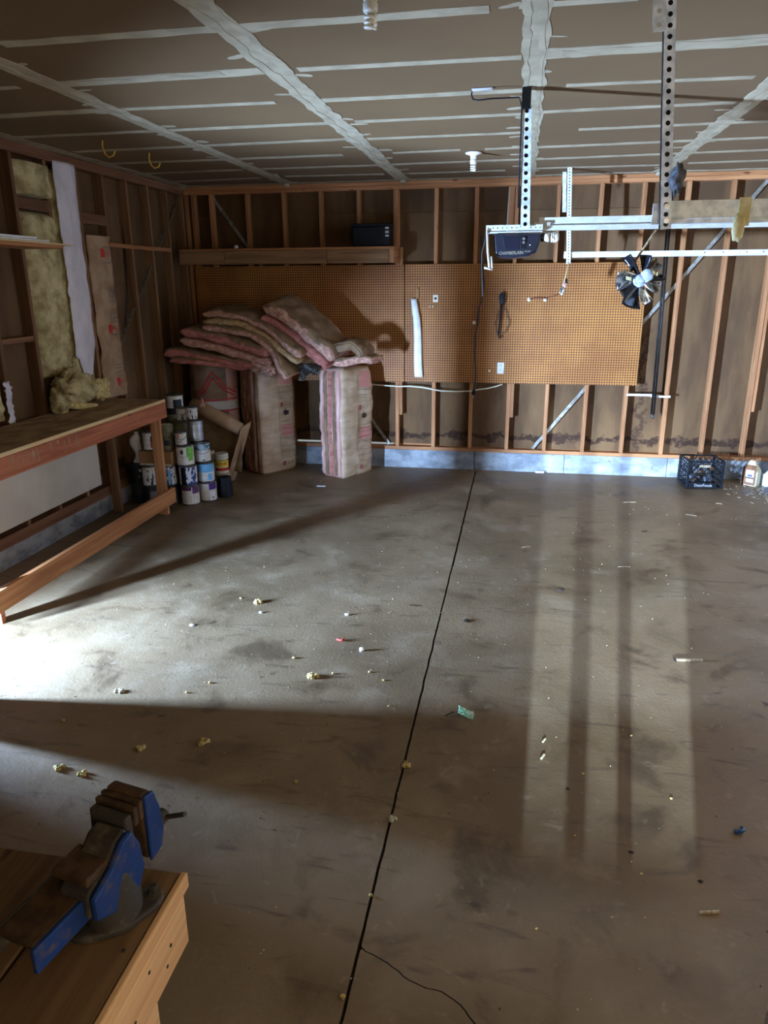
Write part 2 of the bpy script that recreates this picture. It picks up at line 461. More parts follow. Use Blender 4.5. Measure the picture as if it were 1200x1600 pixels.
slab(edge_v(JX, 1.745, JY - GAP, GAP * .5, 2) + edge_h(JY, JX + GAP, XR, -GAP * .45, 1)[1:] + [(XR, YN)] + [(a + .0022, b + .0022) for a, b in CRJ[::-1]])
slab([(JX + GAP * .5, YN)] + edge_v(JX, YN, 1.725, GAP * .5, 2)[1:] + [(a - .0012, b - .0012) for a, b in CRJ[1:]])

# ------------------------------------------------------------------ CEILING
CZ = 2.9945
ceil = structure('ceiling', 'unpainted drywall ceiling with white taped joints')
XS = [-3.64, -2.44, -1.22, 0.0, 1.24, 2.46, 3.35]
for i in range(6):
    for y0, y1 in ((-.45, 3.83), (3.83, 8.1)):
        bx('panel', DRYPAPER, ceil, XS[i] + .001, y0 + .001, CZ, XS[i + 1] - .001, y1 - .001, CZ + .014, 0)
bx('attic_deck', SIDING, ceil, -3.9, -.6, CZ + .02, 3.5, 8.3, CZ + .06, 0)


def strip(p, q, w, jit=.12, name='joint_tape', th=.0022, taper=False):
    th += random.random() * .0007
    p, q = Vector((p[0], p[1], 0)), Vector((q[0], q[1], 0)); d = q - p; L = d.length; d /= L; sd = Vector((-d.y, d.x, 0))
    n = max(6, int(L / .05)); sa, sb = random.random() * 99, random.random() * 99; A, B = [], []
    for i in range(n + 1):
        t = i / n; c = p + d * L * t
        a = w / 2 * (1 + jit * 2.2 * nz((sa, t * L * 5, 0), 1, 4)); b = w / 2 * (1 + jit * 2.2 * nz((sb, t * L * 5, 7), 1, 4))
        if taper: k = min(1, .35 + 3 * min(t, 1 - t)); a *= k; b *= k
        A.append((c.x + sd.x * a, c.y + sd.y * a, CZ - th)); B.append((c.x - sd.x * b, c.y - sd.y * b, CZ - th))
    m = MB(); m.prism(A + B[::-1], (0, 0, 0), (0, 0, th)); return m.build(name, COMPOUND, ceil)


ROWS = [(-2.24, 3.21, -0.17, 3.2, 0.1), (-3.62, 3.2, -2.5, 3.21, .08), (0.03, 3.82, 2.4, 3.8, 0.19), (-0.06, 3.19, 0.37, 3.19, 0.066), (.55, 3.2, 2.3, 3.2, .08), (-3.4, 3.86, -2.63, 3.86, 0.069), (-2.39, 3.85, -1.29, 3.83, 0.143), (-1.11, 3.84, -0.05, 3.85, 0.083), (-3.4, 4.45, -2.47, 4.44, 0.124), (-2.37, 4.44, -1.43, 4.46, 0.075), (-1.18, 4.47, -.02, 4.47, 0.1), (-3.59, 5.07, -1.25, 5.07, 0.09), (-1.1, 5.07, -0.05, 5.06, 0.085), (-3.47, 5.69, -1.27, 5.63, 0.09), (-1.14, 5.66, -0.05, 5.66, 0.085), (-3.56, 6.29, -1.47, 6.29, 0.1), (-3.49, 6.9, -2.54, 6.87, 0.1), (-2.35, 6.87, -1.3, 6.88, 0.1), (-1.06, 6.29, -0.52, 6.26, 0.08), (-0.33, 6.27, -0.05, 6.25, 0.08), (-3.55, 7.5, -2.58, 7.43, 0.11), (-2.3, 7.38, -1.34, 7.44, 0.11), (-1.18, 6.87, -0.05, 6.84, 0.1), (-1.1, 7.46, -0.2, 7.45, 0.1), (0.18, 4.41, 1.11, 4.44, 0.075), (0.06, 5.03, 1.17, 5.01, 0.085), (0.33, 5.63, 2.3, 5.59, 0.085), (0.05, 6.27, 2.3, 6.2, 0.095), (0.06, 6.86, 2.4, 6.76, 0.095), (1.39, 7.38, 2.4, 7.34, 0.1), (0.06, 7.39, 1.16, 7.44, 0.1), (-2.3, 2.6, .9, 2.6, .09), (-3.4, 2.0, 2.2, 2.0, .09), (-3.4, 1.4, 2.2, 1.4, .09)]
for a, b, c, d, w in ROWS:
    strip((a, b), (c, d), w * .82, .09)
    if w > .12: strip((a + .1, b + .01), (c - .2, d - .02), w * .5, .35, th=.0036)
for sx, w in ((-2.42, .12), (-1.21, .125), (0.005, .105), (1.24, .11), (2.46, .12)):
    y0 = -.4
    strip((sx, y0), (sx + (-.02 if sx < 0 else .02), 7.9), w, .14)
    strip((sx - w * .36, y0), (sx - w * .3, 7.9), w * .3, .7, th=.004)
    strip((sx + w * .36, y0), (sx + w * .3, 7.9), w * .26, .8, th=.0034)
    for k in range(16):
        yy = 2.8 + k * .33 + random.random() * .2; sgn = random.choice((-1, 1))
        strip((sx + sgn * w * .4, yy), (sx + sgn * (w * .5 + random.uniform(.03, .12)), yy + random.uniform(-.03, .05)), random.uniform(.02, .07), .3, 'compound_dab', .0016, True)
strip((-3.585, 0), (-3.56, 7.9), .11, .2)
strip((-3.6, 7.885), (3.2, 7.885), .085, .3)
# ragged compound squeezed out at the wall line
for sx in (-3.6, -1.22, -2.44, 1.24):
    bx('compound_dab', COMPOUND, ceil, sx - .03, 7.86, CZ - .03, sx + .02, 7.92, CZ - .001, .006)

# ------------------------------------------------------------------ BACK WALL
wb = structure('wall_back', 'open stud back wall over a low concrete stem wall')
YW, YS = 7.95, 8.04
m = MB(); xs = [-3.75, -2.6, -1.45, -.43, -.425, .55, 1.62, 3.35]
for a, b in zip(xs[:-1], xs[1:]):
    if b - a < .01: continue
    bx('stem_block', STEM, wb, a + .002, YW, -.02, b - .002, YS + .12, .205, .004)
bx('sill_plate', WX, wb, -3.63, YW + .002, .206, 3.3, YS - .002, .244)
bx('top_plate', WX, wb, -3.63, YW + .002, 2.918, 3.3, YS - .002, 2.955)
bx('top_plate', WX, wb, -3.63, YW + .004, 2.956, 3.3, YS - .002, 2.993)
SX = [.325 + .406 * k for k in range(-9, 8)]
for x in SX:
    lean = random.uniform(-.004, .004)
    m = MB(); m.bar((x, (YW + YS) / 2, .245), (x + lean, (YW + YS) / 2, 2.917), .038, YS - YW - .004, (0, 1, 0)); m.build('stud', WZ, wb, bevel=.003)
bx('stud', WZ, wb, -3.628, YW + .002, .245, -3.585, YS - .002, 2.917)
bx('stud', WZ, wb, -3.55, YW + .002, .245, -3.512, YS - .002, 2.917)
# doubled jack pieces beside two of the studs
bx('jack_stud', WZ, wb, -1.28, YW + .004, .60, -1.243, YS - .02, 2.36)
bx('jack_stud', WZ, wb, -.062, YW + .004, .60, -.025, YS - .02, 2.0)
bx('jack_stud', WZ, wb, -.165, YW + .012, 2.3, -.107, YS - .01, 2.917)
bx('jack_stud', WZ, wb, 2.375, YW + .01, .72, 2.41, YS - .01, 2.0)
bx('jack_stud', WZ, wb, -1.339, YW + .004, 2.36, -1.315, YS - .02, 2.917)
# sheathing boards behind the studs (a sliver of daylight is left above the sill near the bales)
edges = [-3.76] + [SX[i] for i in range(0, 17, 3)] + [3.35]
for a, b in zip(edges[:-1], edges[1:]):
    zb = .262 if a < -1.36 and b > -2.52 else .246
    bx('sheathing_board', SHEATH, wb, a + .001, YS, zb, b - .001, YS + .012, 2.697, .002)
    bx('sheathing_board', SHEATH, wb, a + .001, YS, 2.70, b - .001, YS + .012, 3.0, .002)
bx('outer_cover', SIDING, wb, -3.76, YS + .014, .40, 3.36, YS + .03, 3.0, 0)
bx('outer_sill', WX, wb, -3.7, YS + .002, .206, -2.52, YS + .1, .30); bx('outer_sill', WX, wb, -1.36, YS + .002, .206, 3.3, YS + .1, .30)
# let-in diagonal brace straps


def strap(p, q, w=.034):
    p, q = Vector(p), Vector(q); d = (q - p).normalized(); s = Vector((-d.z, 0, d.x)) * w / 2; t = Vector((0, .004, 0))
    m = MB(); m.prism([p + s, q + s, q - s, p - s], (0, 0, 0), t); m.build('brace_strap', STRAPM, wb)


strap((.20, YW + .06, .248), (2.26, YW + .06, 2.93)); strap((-1.40, YW + .06, .25), (-3.35, YW + .06, 2.93))
# cable stapled through the studs under the pegboard
CB = [(-1.62, .935), (-1.54, .93), (-1.38, .92), (-1.27, .915), (-1.16, .92), (-1.02, .91), (-.9, .89), (-.81, .875), (-.65, .872), (-.49, .88), (-.40, .90), (-.32, .91), (-.22, .935), (-.15, .96)]
MB().tube([(x, YW - .012, z) for x, z in CB], .008, 6).build('wall_cable', IVORY, wb, smooth=True)
MB().tube([(-.165, YW + .03, 2.91), (-.172, YW + .03, 2.6), (-.18, YW + .03, 2.25)], .006, 6).build('wall_cable', IVORY, wb, smooth=True)

# ------------------------------------------------------------------ LEFT WALL
wl = structure('wall_left', 'open stud side wall with fire blocks and sheathing')
XW, XSH = -3.63, -3.722
for y0, y1 in ((-.4, 2.5), (2.502, 5.72), (5.724, 7.94)):
    if y0 < 2.5: bx('stem_block', STEM, wl, XSH - .1, y0, -.02, XW - .03, y1, .16, .004)
bx('stem_block', STEM, wl, XSH - .1, 3.0, -.02, XW - .03, 5.72, .16, .004)
bx('stem_block', STEM, wl, XSH - .1, 5.724, -.02, XW - .03, 7.94, .16, .004)
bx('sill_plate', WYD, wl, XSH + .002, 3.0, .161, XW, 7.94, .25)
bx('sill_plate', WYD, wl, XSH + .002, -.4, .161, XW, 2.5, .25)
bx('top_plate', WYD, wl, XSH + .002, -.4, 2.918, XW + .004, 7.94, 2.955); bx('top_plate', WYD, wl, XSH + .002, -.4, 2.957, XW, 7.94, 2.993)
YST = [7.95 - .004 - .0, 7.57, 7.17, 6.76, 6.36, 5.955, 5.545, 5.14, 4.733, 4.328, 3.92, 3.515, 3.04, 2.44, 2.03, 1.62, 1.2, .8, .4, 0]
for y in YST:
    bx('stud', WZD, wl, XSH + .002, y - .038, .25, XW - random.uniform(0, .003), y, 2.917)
for a, b in ((-.4, 2.44), (3.0, 4.33), (4.33, 5.54), (5.54, 6.76), (6.76, 8.05)):
    bx('sheathing_board', SHEATH, wl, XSH - .012, a, .165, XSH, b - .001, 2.6945, 0); bx('sheathing_board', SHEATH, wl, XSH - .012, a, 2.694, XSH, b - .001, 3.0, 0)
bx('outer_cover', SIDING, wl, XSH - .03, -.45, 1.0, XSH - .014, 8.1, 3.0, 0)
bx('sheathing_board', SHEATH, wl, XSH - .012, 2.44, .95, XSH, 3.0, 2.69, 0); bx('sheathing_board', SHEATH, wl, XSH - .012, 2.44, 2.694, XSH, 3.0, 3.0, 0)
bx('fire_block', WYD, wl, XSH + .01, 2.445, .945, XW, 2.999, .985)
bx('hatch_jamb', WZD, wl, XSH - .01, 2.852, .02, XW + .002, 3.0, .944)
bx('fire_block', WYD, wl, XSH + .005, 5.142, 2.545, XW - .004, 5.505, 2.63); bx('fire_block', WYD, wl, XW - .04, 5.958, 2.50, XW, 6.32, 2.585)
bx('fire_block', WYD, wl, XSH + .005, 4.735, 1.6, XW - .004, 5.10, 1.64)
bx('nailer', WY, wl, XW + .004, 6.25, 2.325, XW + .022, 7.50, 2.362)
MB().tube([(XSH + .02, 6.55, 1.55), (XSH + .02, 6.68, 1.9), (XSH + .02, 6.72, 2.3), (XSH + .02, 6.74, 2.9)], .006, 6).build('wall_cable', BLACKP, wl, smooth=True)
bx('lower_drywall', DRYGREY, wl, XW + .001, 3.05, .30, XW + .013, 5.72, .99, .001)
strap_l = MB(); strap_l.bar((XW - .04, 6.2, 1.3), (XW - .04, 7.9, 2.9), .004, .034, (1, 0, 0)); strap_l.build('brace_strap', STRAPM, wl)

# ------------------------------------------------------------------ RIGHT AND FRONT WALLS (beyond the frame)
wr = structure('wall_right', 'side wall around the overhead door')
bx('panel', SIDING, wr, 3.3, -.45, 0, 3.36, 2.2, 3.0, 0); bx('panel', SIDING, wr, 3.3, 7.4, 0, 3.36, 8.1, 3.0, 0); bx('panel', SIDING, wr, 3.3, 2.2, 2.25, 3.36, 7.4, 3.0, 0)
od = structure('door_1', 'closed sectional overhead door with an open row added for fill light')  # open row in the door is added for the fill lamp
for k in range(4):
    if k == 3:
        bx('section', PAINTW, od, 3.26, 2.2, 1.5, 3.30, 7.4, 1.53, .004); bx('section', PAINTW, od, 3.26, 2.2, 2.05, 3.30, 7.4, 2.25, .004)
    else:
        bx('section', PAINTW, od, 3.26, 2.2, .01 + k * .5, 3.30, 7.4, .5 + k * .5, .004)
wf = structure('wall_front', 'front wall behind the photographer')
FY0, FY1 = -.45, -.38
# three slots added to cut the lamp's beam into floor stripes
slots = []
for s0, s1 in ((.045, .080), (.096, .122), (.133, .184)):
    slots.append((-.1 + s0 * 1.79, -.1 + s1 * 1.79))
zb, zt = .645, .888
xs = [-3.75] + [v for s in slots for v in s] + [3.36]
for i in range(0, len(xs), 2):
    a, b = xs[i], xs[i + 1]
    bx('panel', SIDING, wf, a, -.42, zb, b, -.405, zt, 0)
bx('panel', SIDING, wf, -3.75, FY0, 0, 3.36, FY1, zb, 0); bx('panel', SIDING, wf, -3.75, FY0, zt, 3.36, FY1, 1.1, 0)
bx('panel', SIDING, wf, -3.75, FY0, 1.1, .4, FY1, 3.0, 0); bx('panel', SIDING, wf, 2.2, FY0, 1.1, 3.36, FY1, 3.0, 0); bx('panel', SIDING, wf, .4, FY0, 2.4, 2.2, FY1, 3.0, 0)
psg = structure('wall_lamp_box', 'plain walls added around the stripe lamp behind the front wall')  # walls added to box in the unseen lamp
for args in ((-1.6, -3.0, 0, -1.55, -.46, 2.4), (1.6, -3.0, 0, 1.65, -.46, 2.4), (-1.6, -3.05, 0, 1.65, -3.0, 2.4), (-1.6, -3.05, 2.4, 1.65, -.46, 2.44)):
    bx('panel', SIDING, psg, *args, 0)
tr = structure('trim_1', 'white painted door jamb edge')
bx('jamb', PAINTW, tr, .2296, .40, 0, .248, .50, 2.1, .002)
gd = structure('ground', 'pale ground outside the garage'); bx('yard', DRYGREY, gd, -14, -14, -.4, 14, 22, -.13, 0)

# ------------------------------------------------------------------ LEFT WORKBENCH
wbch = thing('workbench', (-3.33, 4.7, 0), 'long dusty wooden workbench along the stud wall, paint drips on its apron', 'workbench')
bx('bench_top', BENCHTOP, wbch, -3.622, 3.5, 1.022, -3.048, 5.93, 1.044, .002)
bx('top_edge', PLY, wbch, -3.048, 3.5, 1.02, -3.036, 5.93, 1.046, .002)
APR = bx('apron', REDWOOD, wbch, -3.074, 3.5, .885, -3.036, 5.935, 1.019, .003)
bx('apron', REDWOOD, wbch, -3.60, 5.895, .885, -3.076, 5.933, 1.019, .003)
for y in (5.855, 3.60):
    bx('leg', REDWOOD if y < 4 else WZ, wbch, -3.165, y, 0, -3.076, y + .038, .884, .003)
    bx('leg', WZD, wbch, -3.618, y, 0, -3.535, y + .038, 1.02, .003)
bx('stretcher', WY, wbch, -3.074, 3.52, .095, -3.036, 5.965, .232, .004)
m = MB()
for k in range(26):
    y = 3.86 + random.random() ** 1.4 * .75; z1 = 1.015 - random.random() * .03; l = random.uniform(.02, .09); w = random.uniform(.002, .006)
    m.box(-3.0362, y, max(.89, z1 - l), -3.0345, y + w, z1)
m.box(-3.0362, 5.42, .93, -3.0345, 5.428, .97)
m.build('paint_drips', COMPOUND, APR)['kind'] = 'stuff'

# ------------------------------------------------------------------ NEAR BENCH WITH VISE
nb = thing('plank_bench', (-.95, .7, 0), 'pine plank bench with a blue vise bolted near its corner', 'workbench')
for x0, x1 in ((-1.50, -1.265), (-1.26, -1.035), (-1.03, -.812), (-.807, -.612)):
    bx('plank', FBTOP, nb, x0, -.25, .862, x1, 1.066, .90, .004)
bx('edge_strip', FBSIDE, nb, -.6115, -.25, .866, -.596, 1.068, .902, .004)
bx('apron', FBSIDE, nb, -.638, -.25, .742, -.600, 1.052, .861, .005)
bx('apron', FBSIDE, nb, -1.48, 1.012, .742, -.640, 1.05, .861, .005)
for x, y in ((-.735, .90), (-1.47, .90), (-.735, -.2), (-1.47, -.2)): bx('leg', FBSIDE, nb, x, y, 0, x + .088, y + .088, .741, .004)
m = MB()
for y, z in ((.98, .81), (.96, .78), (.84, .79), (.70, .80), (.9, .835), (.64, .77)):
    m.tube([(-.5998, y, z), (-.5982, y, z)], .0035, 8)
for y in (.60, .88, 1.0): m.tube([(-.58 - .05, y, .9018), (-.58 - .05, y, .9030)], .004, 8)
m.build('nail_heads', VDARK, nb)['kind'] = 'stuff'

# vise: local frame, a along the screw towards the jaws, b to its blue side
vs = thing('bench_vise', (-.690, .935, .901), 'old blue bench vise with rusty anvil on the plank bench', 'vise')
VA = Vector((.2, .98, 0)).normalized(); VB = Vector((VA.y, -VA.x, 0))


def vp(a, b, z): return Vector((-.690, .935, .901)) + VA * a + VB * b + Vector((0, 0, z))


def vbox(m, a0, a1, b0, b1, z0, z1, ta=0, tb=0):
    lo = [vp(a0, b0, z0), vp(a1, b0, z0), vp(a1, b1, z0), vp(a0, b1, z0)]
    hi = [vp(a0 + ta, b0 + tb, z1), vp(a1 - ta, b0 + tb, z1), vp(a1 - ta, b1 - tb, z1), vp(a0 + ta, b1 - tb, z1)]
    m.add(lo + hi, [(0, 3, 2, 1), (4, 5, 6, 7), (0, 1, 5, 4), (1, 2, 6, 5), (2, 3, 7, 6), (3, 0, 4, 7)]); return m


# base plate with two bolted ears, lying askew under the body
EA = math.radians(33)
def ear(t_, r_): return (.012 + r_ * math.cos(t_), .010 + r_ * math.sin(t_))
m = MB(); pts = []
for k in range(48):
    t = 2 * PI * k / 48; r = .050 + .036 * max(0, abs(math.cos(t))) ** 5
    a_, b_ = r * math.cos(t), r * math.sin(t) * .92
    pts.append(vp(.012 + a_ * math.cos(EA) - b_ * math.sin(EA), .010 + a_ * math.sin(EA) + b_ * math.cos(EA), 0))
m.prism(pts, (0, 0, 0), (0, 0, .016)); SB = m.build('swivel_base', VDARK, vs, bevel=.005)
ea, eb = ear(EA, .070); m = MB(); q = vp(ea, eb, .016); m.lathe([(.013, 0), (.013, .006), (.009, .007), (.009, .016), (.006, .018)], 6, q); m.build('bolt', VDARK, SB)
ea, eb = ear(EA + PI, .070); m = MB(); q = vp(ea, eb, .016); m.lathe([(.0085, -.0005), (.0085, .0008)], 14, q); m.build('bolt_hole', DARKBIT, SB)
# body rising from the base
m = MB()
m.grid(lambda u, v: vp(.012 + (.052 - .016 * v + .005 * math.sin(v * 6)) * math.cos(u * 2 * PI), .008 + (.046 - .014 * v) * math.sin(u * 2 * PI), .015 + .105 * v), 28, 8)
m.build('swivel_body', VDARK, vs, smooth=True)
prof = [(-.060, .070), (-.01, .046), (.050, .050), (.066, .085), (.060, .140), (.044, .178), (.018, .172), (-.012, .142), (-.060, .118)]
m = MB(); m.prism([vp(a, .026, z) for a, z in prof], (0, 0, 0), tuple(VB * .015)); m.build('body_cheek', VBLUE, vs, bevel=.006)
m = MB(); m.prism([vp(a, -.040, z) for a, z in prof], (0, 0, 0), tuple(VB * .066)); m.build('body', VDARK, vs, bevel=.006)
m = MB(); vbox(m, -.058, .012, -.056, .026, .134, .150, .002, .002); m.build('anvil', VRUST, vs, bevel=.004)
# fixed jaw and moving jaw
m = MB(); vbox(m, .046, .069, -.062, .022, .11, .192, .003, 0); m.build('fixed_jaw', VDARK, vs, bevel=.004)
m = MB(); vbox(m, .070, .081, -.066, .024, .160, .198); m.build('jaw_plate', VRUST, vs, bevel=.002)
m = MB(); vbox(m, .085, .096, -.066, .024, .162, .201); m.build('jaw_plate', VRUST, vs, bevel=.002)
pr = [(.0965, .06), (.130, .07), (.140, .11), (.134, .16), (.122, .203), (.0965, .205)]
m = MB(); m.prism([vp(a, -.064, z) for a, z in pr], (0, 0, 0), tuple(VB * .084)); m.build('moving_jaw', VRUST, vs, bevel=.006)
m = MB(); m.prism([vp(a, .0205, z) for a, z in pr], (0, 0, 0), tuple(VB * .008)); m.build('jaw_cheek', VBLUE, vs, bevel=.003)
m = MB(); m.tube([vp(.138, 0, .10), vp(.175, 0, .10)], .015, 14); m.build('screw_head', VDARK, vs, bevel=.003)
m = MB(); m.tube([vp(.165, -.05, .075), vp(.165, .060, .125)], .0050, 10); m.build('tommy_bar', VDARK, vs)
# hollow slide channel running back under the anvil
m = MB(); vbox(m, -.160, .06, -.076, .004, .098, .106); m.build('slide_top', VRUST, vs, bevel=.002)
m = MB(); vbox(m, -.166, .06, .004, .013, .058, .106); m.build('slide_side', VBLUE, vs, bevel=.002)
m = MB(); vbox(m, -.160, .06, -.084, -.076, .058, .106); m.build('slide_side', VDARK, vs, bevel=.002)
m = MB(); m.tube([vp(-.14, -.036, .08), vp(.12, -.03, .085)], .011, 12); m.build('screw', VDARK, vs)

# ------------------------------------------------------------------ SHELF AND BOARDS ON THE LEFT WALL
sh = thing('wall_shelf', (-3.48, 4.2, 2.26), 'rough wooden shelf on the side wall studs above the workbench', 'shelf')
bx('shelf_board', WY, sh, -3.626, 3.1, 2.262, -3.335, 5.16, 2.286, .002)
for y in (3.2, 4.29): MB().prism([(-3.626, y, 2.26), (-3.40, y, 2.26), (-3.626, y, 2.05)], (0, 0, 0), (0, .03, 0)).build('bracket', WZD, sh)
tag(MB().box(-3.46, 3.3, 2.300, -3.34, 5.02, 2.314).build('trim_board', WHITEP, bevel=.002), 'white trim board lying on the wall shelf, lower of two', 'board')
tag(MB().box(-3.56, 3.2, 2.288, -3.335, 5.30, 2.298).build('panel_board', PLY, bevel=.001), 'thin pale plywood board lying flat on the wall shelf', 'board')
tag(MB().bar((-3.40, 3.25, 2.322), (-3.37, 4.86, 2.322), .09, .012).build('trim_board', PAINTW, bevel=.002), 'white trim board lying on the wall shelf, upper of two', 'board')


# ------------------------------------------------------------------ WALL INSULATION
def pad(y0, y1, z0, z1, xb, th, seed, amp=.02, edge=.015, ny=14, nz_=60, narrow=None):
    """lumpy pad between two studs: front at xb+th, wavy edges"""
    m = MB()
    def fn(u, v):
        z = z0 + (z1 - z0) * v; k = narrow(v) if narrow else 1
        yc = (y0 + y1) / 2; hw = (y1 - y0) / 2 * k
        s = u * 2 - 1; y = yc + hw * s + edge * nz((seed, z * 5, 3 + (s > 0))) * abs(s)
        b = (1 - abs(s) ** 6) * (1 - abs(2 * v - 1) ** 30)
        x = xb + th * b + amp * nz((seed, y * 9, z * 7)) * b + amp * .5 * nz((seed + 9, y * 26, z * 22)) * b
        return (x, y, z)
    return m.grid(fn, ny, nz_)


yb = thing('yellow_batt', (-3.66, 5.32, 1.3), 'yellow fibreglass batt filling the stud bay above the bench', 'insulation batt')
pad(5.155, 5.60, 2.64, 2.885, -3.70, .10, 3).build('fibre', YFIB, yb, smooth=True)
pad(5.15, 5.61, 1.30, 2.54, -3.70, .10, 5, .026, .02, 18, 90, lambda v: .74 + .26 * min(1, v * 2.2)).build('fibre', YFIB, yb, smooth=True)
wbt = thing('white_faced_batt', (-3.66, 5.74, 1.2), 'insulation batt with white facing beside the yellow batt', 'insulation batt')
m = MB()
def wf_(u, v):
    z = 1.27 + 1.66 * v; lo = 5.60 + .03 * nz((z * 3, 1, 0)) + .012 * nz((z * 14, 1, 5)) + (.05 if v < .1 else 0); hi = 5.895 - .02 * nz((z * 2.4, 4, 0)) - (.0 if v > .15 else .10 * (1 - v / .15))
    y = lo + (hi - lo) * u
    return (-3.618 + .020 * math.sin(PI * u) + .008 * nz((y * 7, z * 3, 1)) + .004 * nz((y * 20, z * 9, 1)), y, z)
m.grid(wf_, 14, 70); m.build('white_facing', WFACE, wbt, smooth=True, solid=.003)
pad(5.57, 5.915, 1.06, 2.88, -3.71, .075, 11, .012, .01, 10, 60).build('fibre', YFIB, wbt, smooth=True)
# slumped clump on the bench
m = MB()
def blob(m, c, r, seed, amp=.35, f=2.2, nu=26, nv=18):
    c = Vector(c)
    def fn(u, v):
        a, b = u * 2 * PI, (v - .5) * PI
        d = Vector((math.cos(b) * math.cos(a), math.cos(b) * math.sin(a), math.sin(b)))
        k = 1 + amp * nz(d * f + Vector((seed, seed * 2, 0)), 1, 4)
        return c + Vector((d.x * r[0] * k, d.y * r[1] * k, d.z * r[2] * k))
    m.grid(fn, nu, nv); return m
yc = thing('batt_clump', (-3.5, 5.3, 1.045), 'torn yellow fibreglass clump slumped on the workbench top', 'insulation')
blob(MB(), (-3.515, 5.34, 1.215), (.115, .215, .125), 3, .4, 2.0, 40, 26).build('fibre', YFIB, yc, smooth=True)
blob(MB(), (-3.47, 5.62, 1.17), (.07, .12, .085), 9, .5, 2.2, 28, 18).build('fibre', YFIB2, yc, smooth=True)
blob(MB(), (-3.53, 5.14, 1.13), (.07, .06, .11), 6, .4, 2).build('fibre', YFIB, yc, smooth=True)
m = MB(); m.tube([(-3.50, 5.20, 1.10), (-3.45, 5.32, 1.072), (-3.40, 5.46, 1.062)], [.03, .03, .012], 10); m.build('tuft', YFIB2, yc, smooth=True)
yt = thing('torn_batt', (-3.6, 4.5, 1.045), 'torn yellow batt scrap with ragged white facing, bench end of the wall', 'insulation')
pad(4.35, 4.69, 1.06, 1.66, -3.70, .085, 21, .03, .03, 12, 34, lambda v: 1 - .35 * v).build('fibre', YFIB, yt, smooth=True)
m = MB(); m.grid(lambda u, v: (-3.600 + .02 * nz((u * 3, v * 9, 2)), 4.64 + .06 * u + .02 * nz((v * 11, u, 7)), 1.05 + .30 * v), 5, 20); m.build('white_facing', WFACE, yt, smooth=True, solid=.003)
kb = thing('kraft_faced_batt', (-3.66, 6.15, 1.05), 'kraft paper faced batt in the stud bay beyond the white facing', 'insulation batt')
m = MB()
def kf(u, v):
    z = 1.03 + 1.38 * v; lo = 5.962 + .012 * nz((z * 4, 1, 3)); hi = 6.33 + .02 * nz((z * 5, 9, 3)) + (.03 if v < .15 else 0); y = lo + (hi - lo) * u
    cr = .05 * max(0, nz((y * 5 + z * 2, z * 5, 8), 1, 3)) * (1 if v < .5 else .4)
    return (-3.632 + .036 * math.sin(PI * u) ** .6 + cr + .006 * nz((y * 16, z * 10, 1)), y, z)
m.grid(kf, 18, 80); KFO = m.build('kraft_facing', KRAFT, kb, smooth=True, solid=.003)
pad(5.965, 6.31, 1.05, 2.39, -3.715, .06, 31, .008, .008, 8, 30).build('fibre', PINK, kb, smooth=True)
def kmap(zc, yc_):
    def f(a, b):
        y = yc_ + a; z = zc + b; u = (y - 5.962) / .37; v = (z - 1.03) / 1.38
        p = kf(u, v); return (p[0] + .005, p[1], p[2])
    return f
for z in (2.27, 1.63, 1.16):
    f = kmap(z, 6.235)
    m = MB(); m.add([f(-.125, -.036), f(-.08, -.036), f(-.08, .036), f(-.125, .036)], [(0, 1, 2, 3)]); m.build('print_block', PRINTRED, KFO)
    lettering('R-13', .062, PRINTRED, KFO, kmap(z, 6.222))
m = MB()
for z in [2.32, 2.19, 1.98, 1.965, 1.95, 1.935, 1.92, 1.905, 1.88, 1.86, 1.79, 1.765, 1.72, 1.69, 1.58, 1.31, 1.28, 1.245, 1.21]:
    f = kmap(z, 6.225); m.add([f(-.09 + .18 * t / 6, s) for t in range(7) for s in (-.004, .004)], [(2 * t, 2 * t + 2, 2 * t + 3, 2 * t + 1) for t in range(6)])
m.build('print_lines', PRINTGREY, KFO)['kind'] = 'stuff'

# ------------------------------------------------------------------ LOFT SHELF ON THE BACK WALL
ls = thing('loft_shelf', (-2.5, 7.8, 2.2), 'long boxed wooden shelf high on the back wall above the bales', 'shelf')
bx('shelf_board', WX, ls, -3.60, 7.655, 2.335, -1.28, 7.948, 2.357, .002)
for x0, x1 in ((-3.60, -3.10), (-3.095, -1.99), (-1.985, -1.345)):
    bx('fascia', wood('fascia_wood', (150, 112, 74), (116, 84, 52), 'x', .1) if x0 < -3.5 else bpy.data.materials['fascia_wood'], ls, x0, 7.66, 2.20, x1, 7.698, 2.333, .003)
bx('end_block', WZ, ls, -1.343, 7.662, 2.20, -1.282, 7.70, 2.333, .003)
bx('end_board', WY, ls, -1.32, 7.702, 2.20, -1.284, 7.948, 2.333, .003)
cs = thing('black_case', (-1.48, 7.82, 2.357), 'black hard case with white label strips on the loft shelf end', 'case')
SHL = bx('shell', BLACKP, cs, -1.72, 7.70, 2.358, -1.335, 7.93, 2.55, .012); bx('lid', BLACKP, cs, -1.725, 7.695, 2.552, -1.33, 7.935, 2.578, .008)
m = MB()
for z, h in ((2.525, .018), (2.498, .008), (2.484, .010), (2.452, .016)): m.box(-1.378, 7.6968, z, -1.342, 7.6995, z + h)
m.build('label_strips', PRINTWH, SHL)
gl = thing('bare_lamp_socket', (-2.97, 7.72, 2.357), 'small pale lamp socket lying on the loft shelf edge', 'socket')
MB().lathe([(.018, 0), (.024, .006), (.024, .024), (.014, .034)], 14, (-2.97, 7.70, 2.358)).build('cup', WHITEP, gl, smooth=True)
MB().tube([(-2.94, 7.70, 2.372), (-2.915, 7.69, 2.372), (-2.90, 7.69, 2.370)], [.012, .017, .011], 10).build('collar', TINRIM, gl, smooth=True)

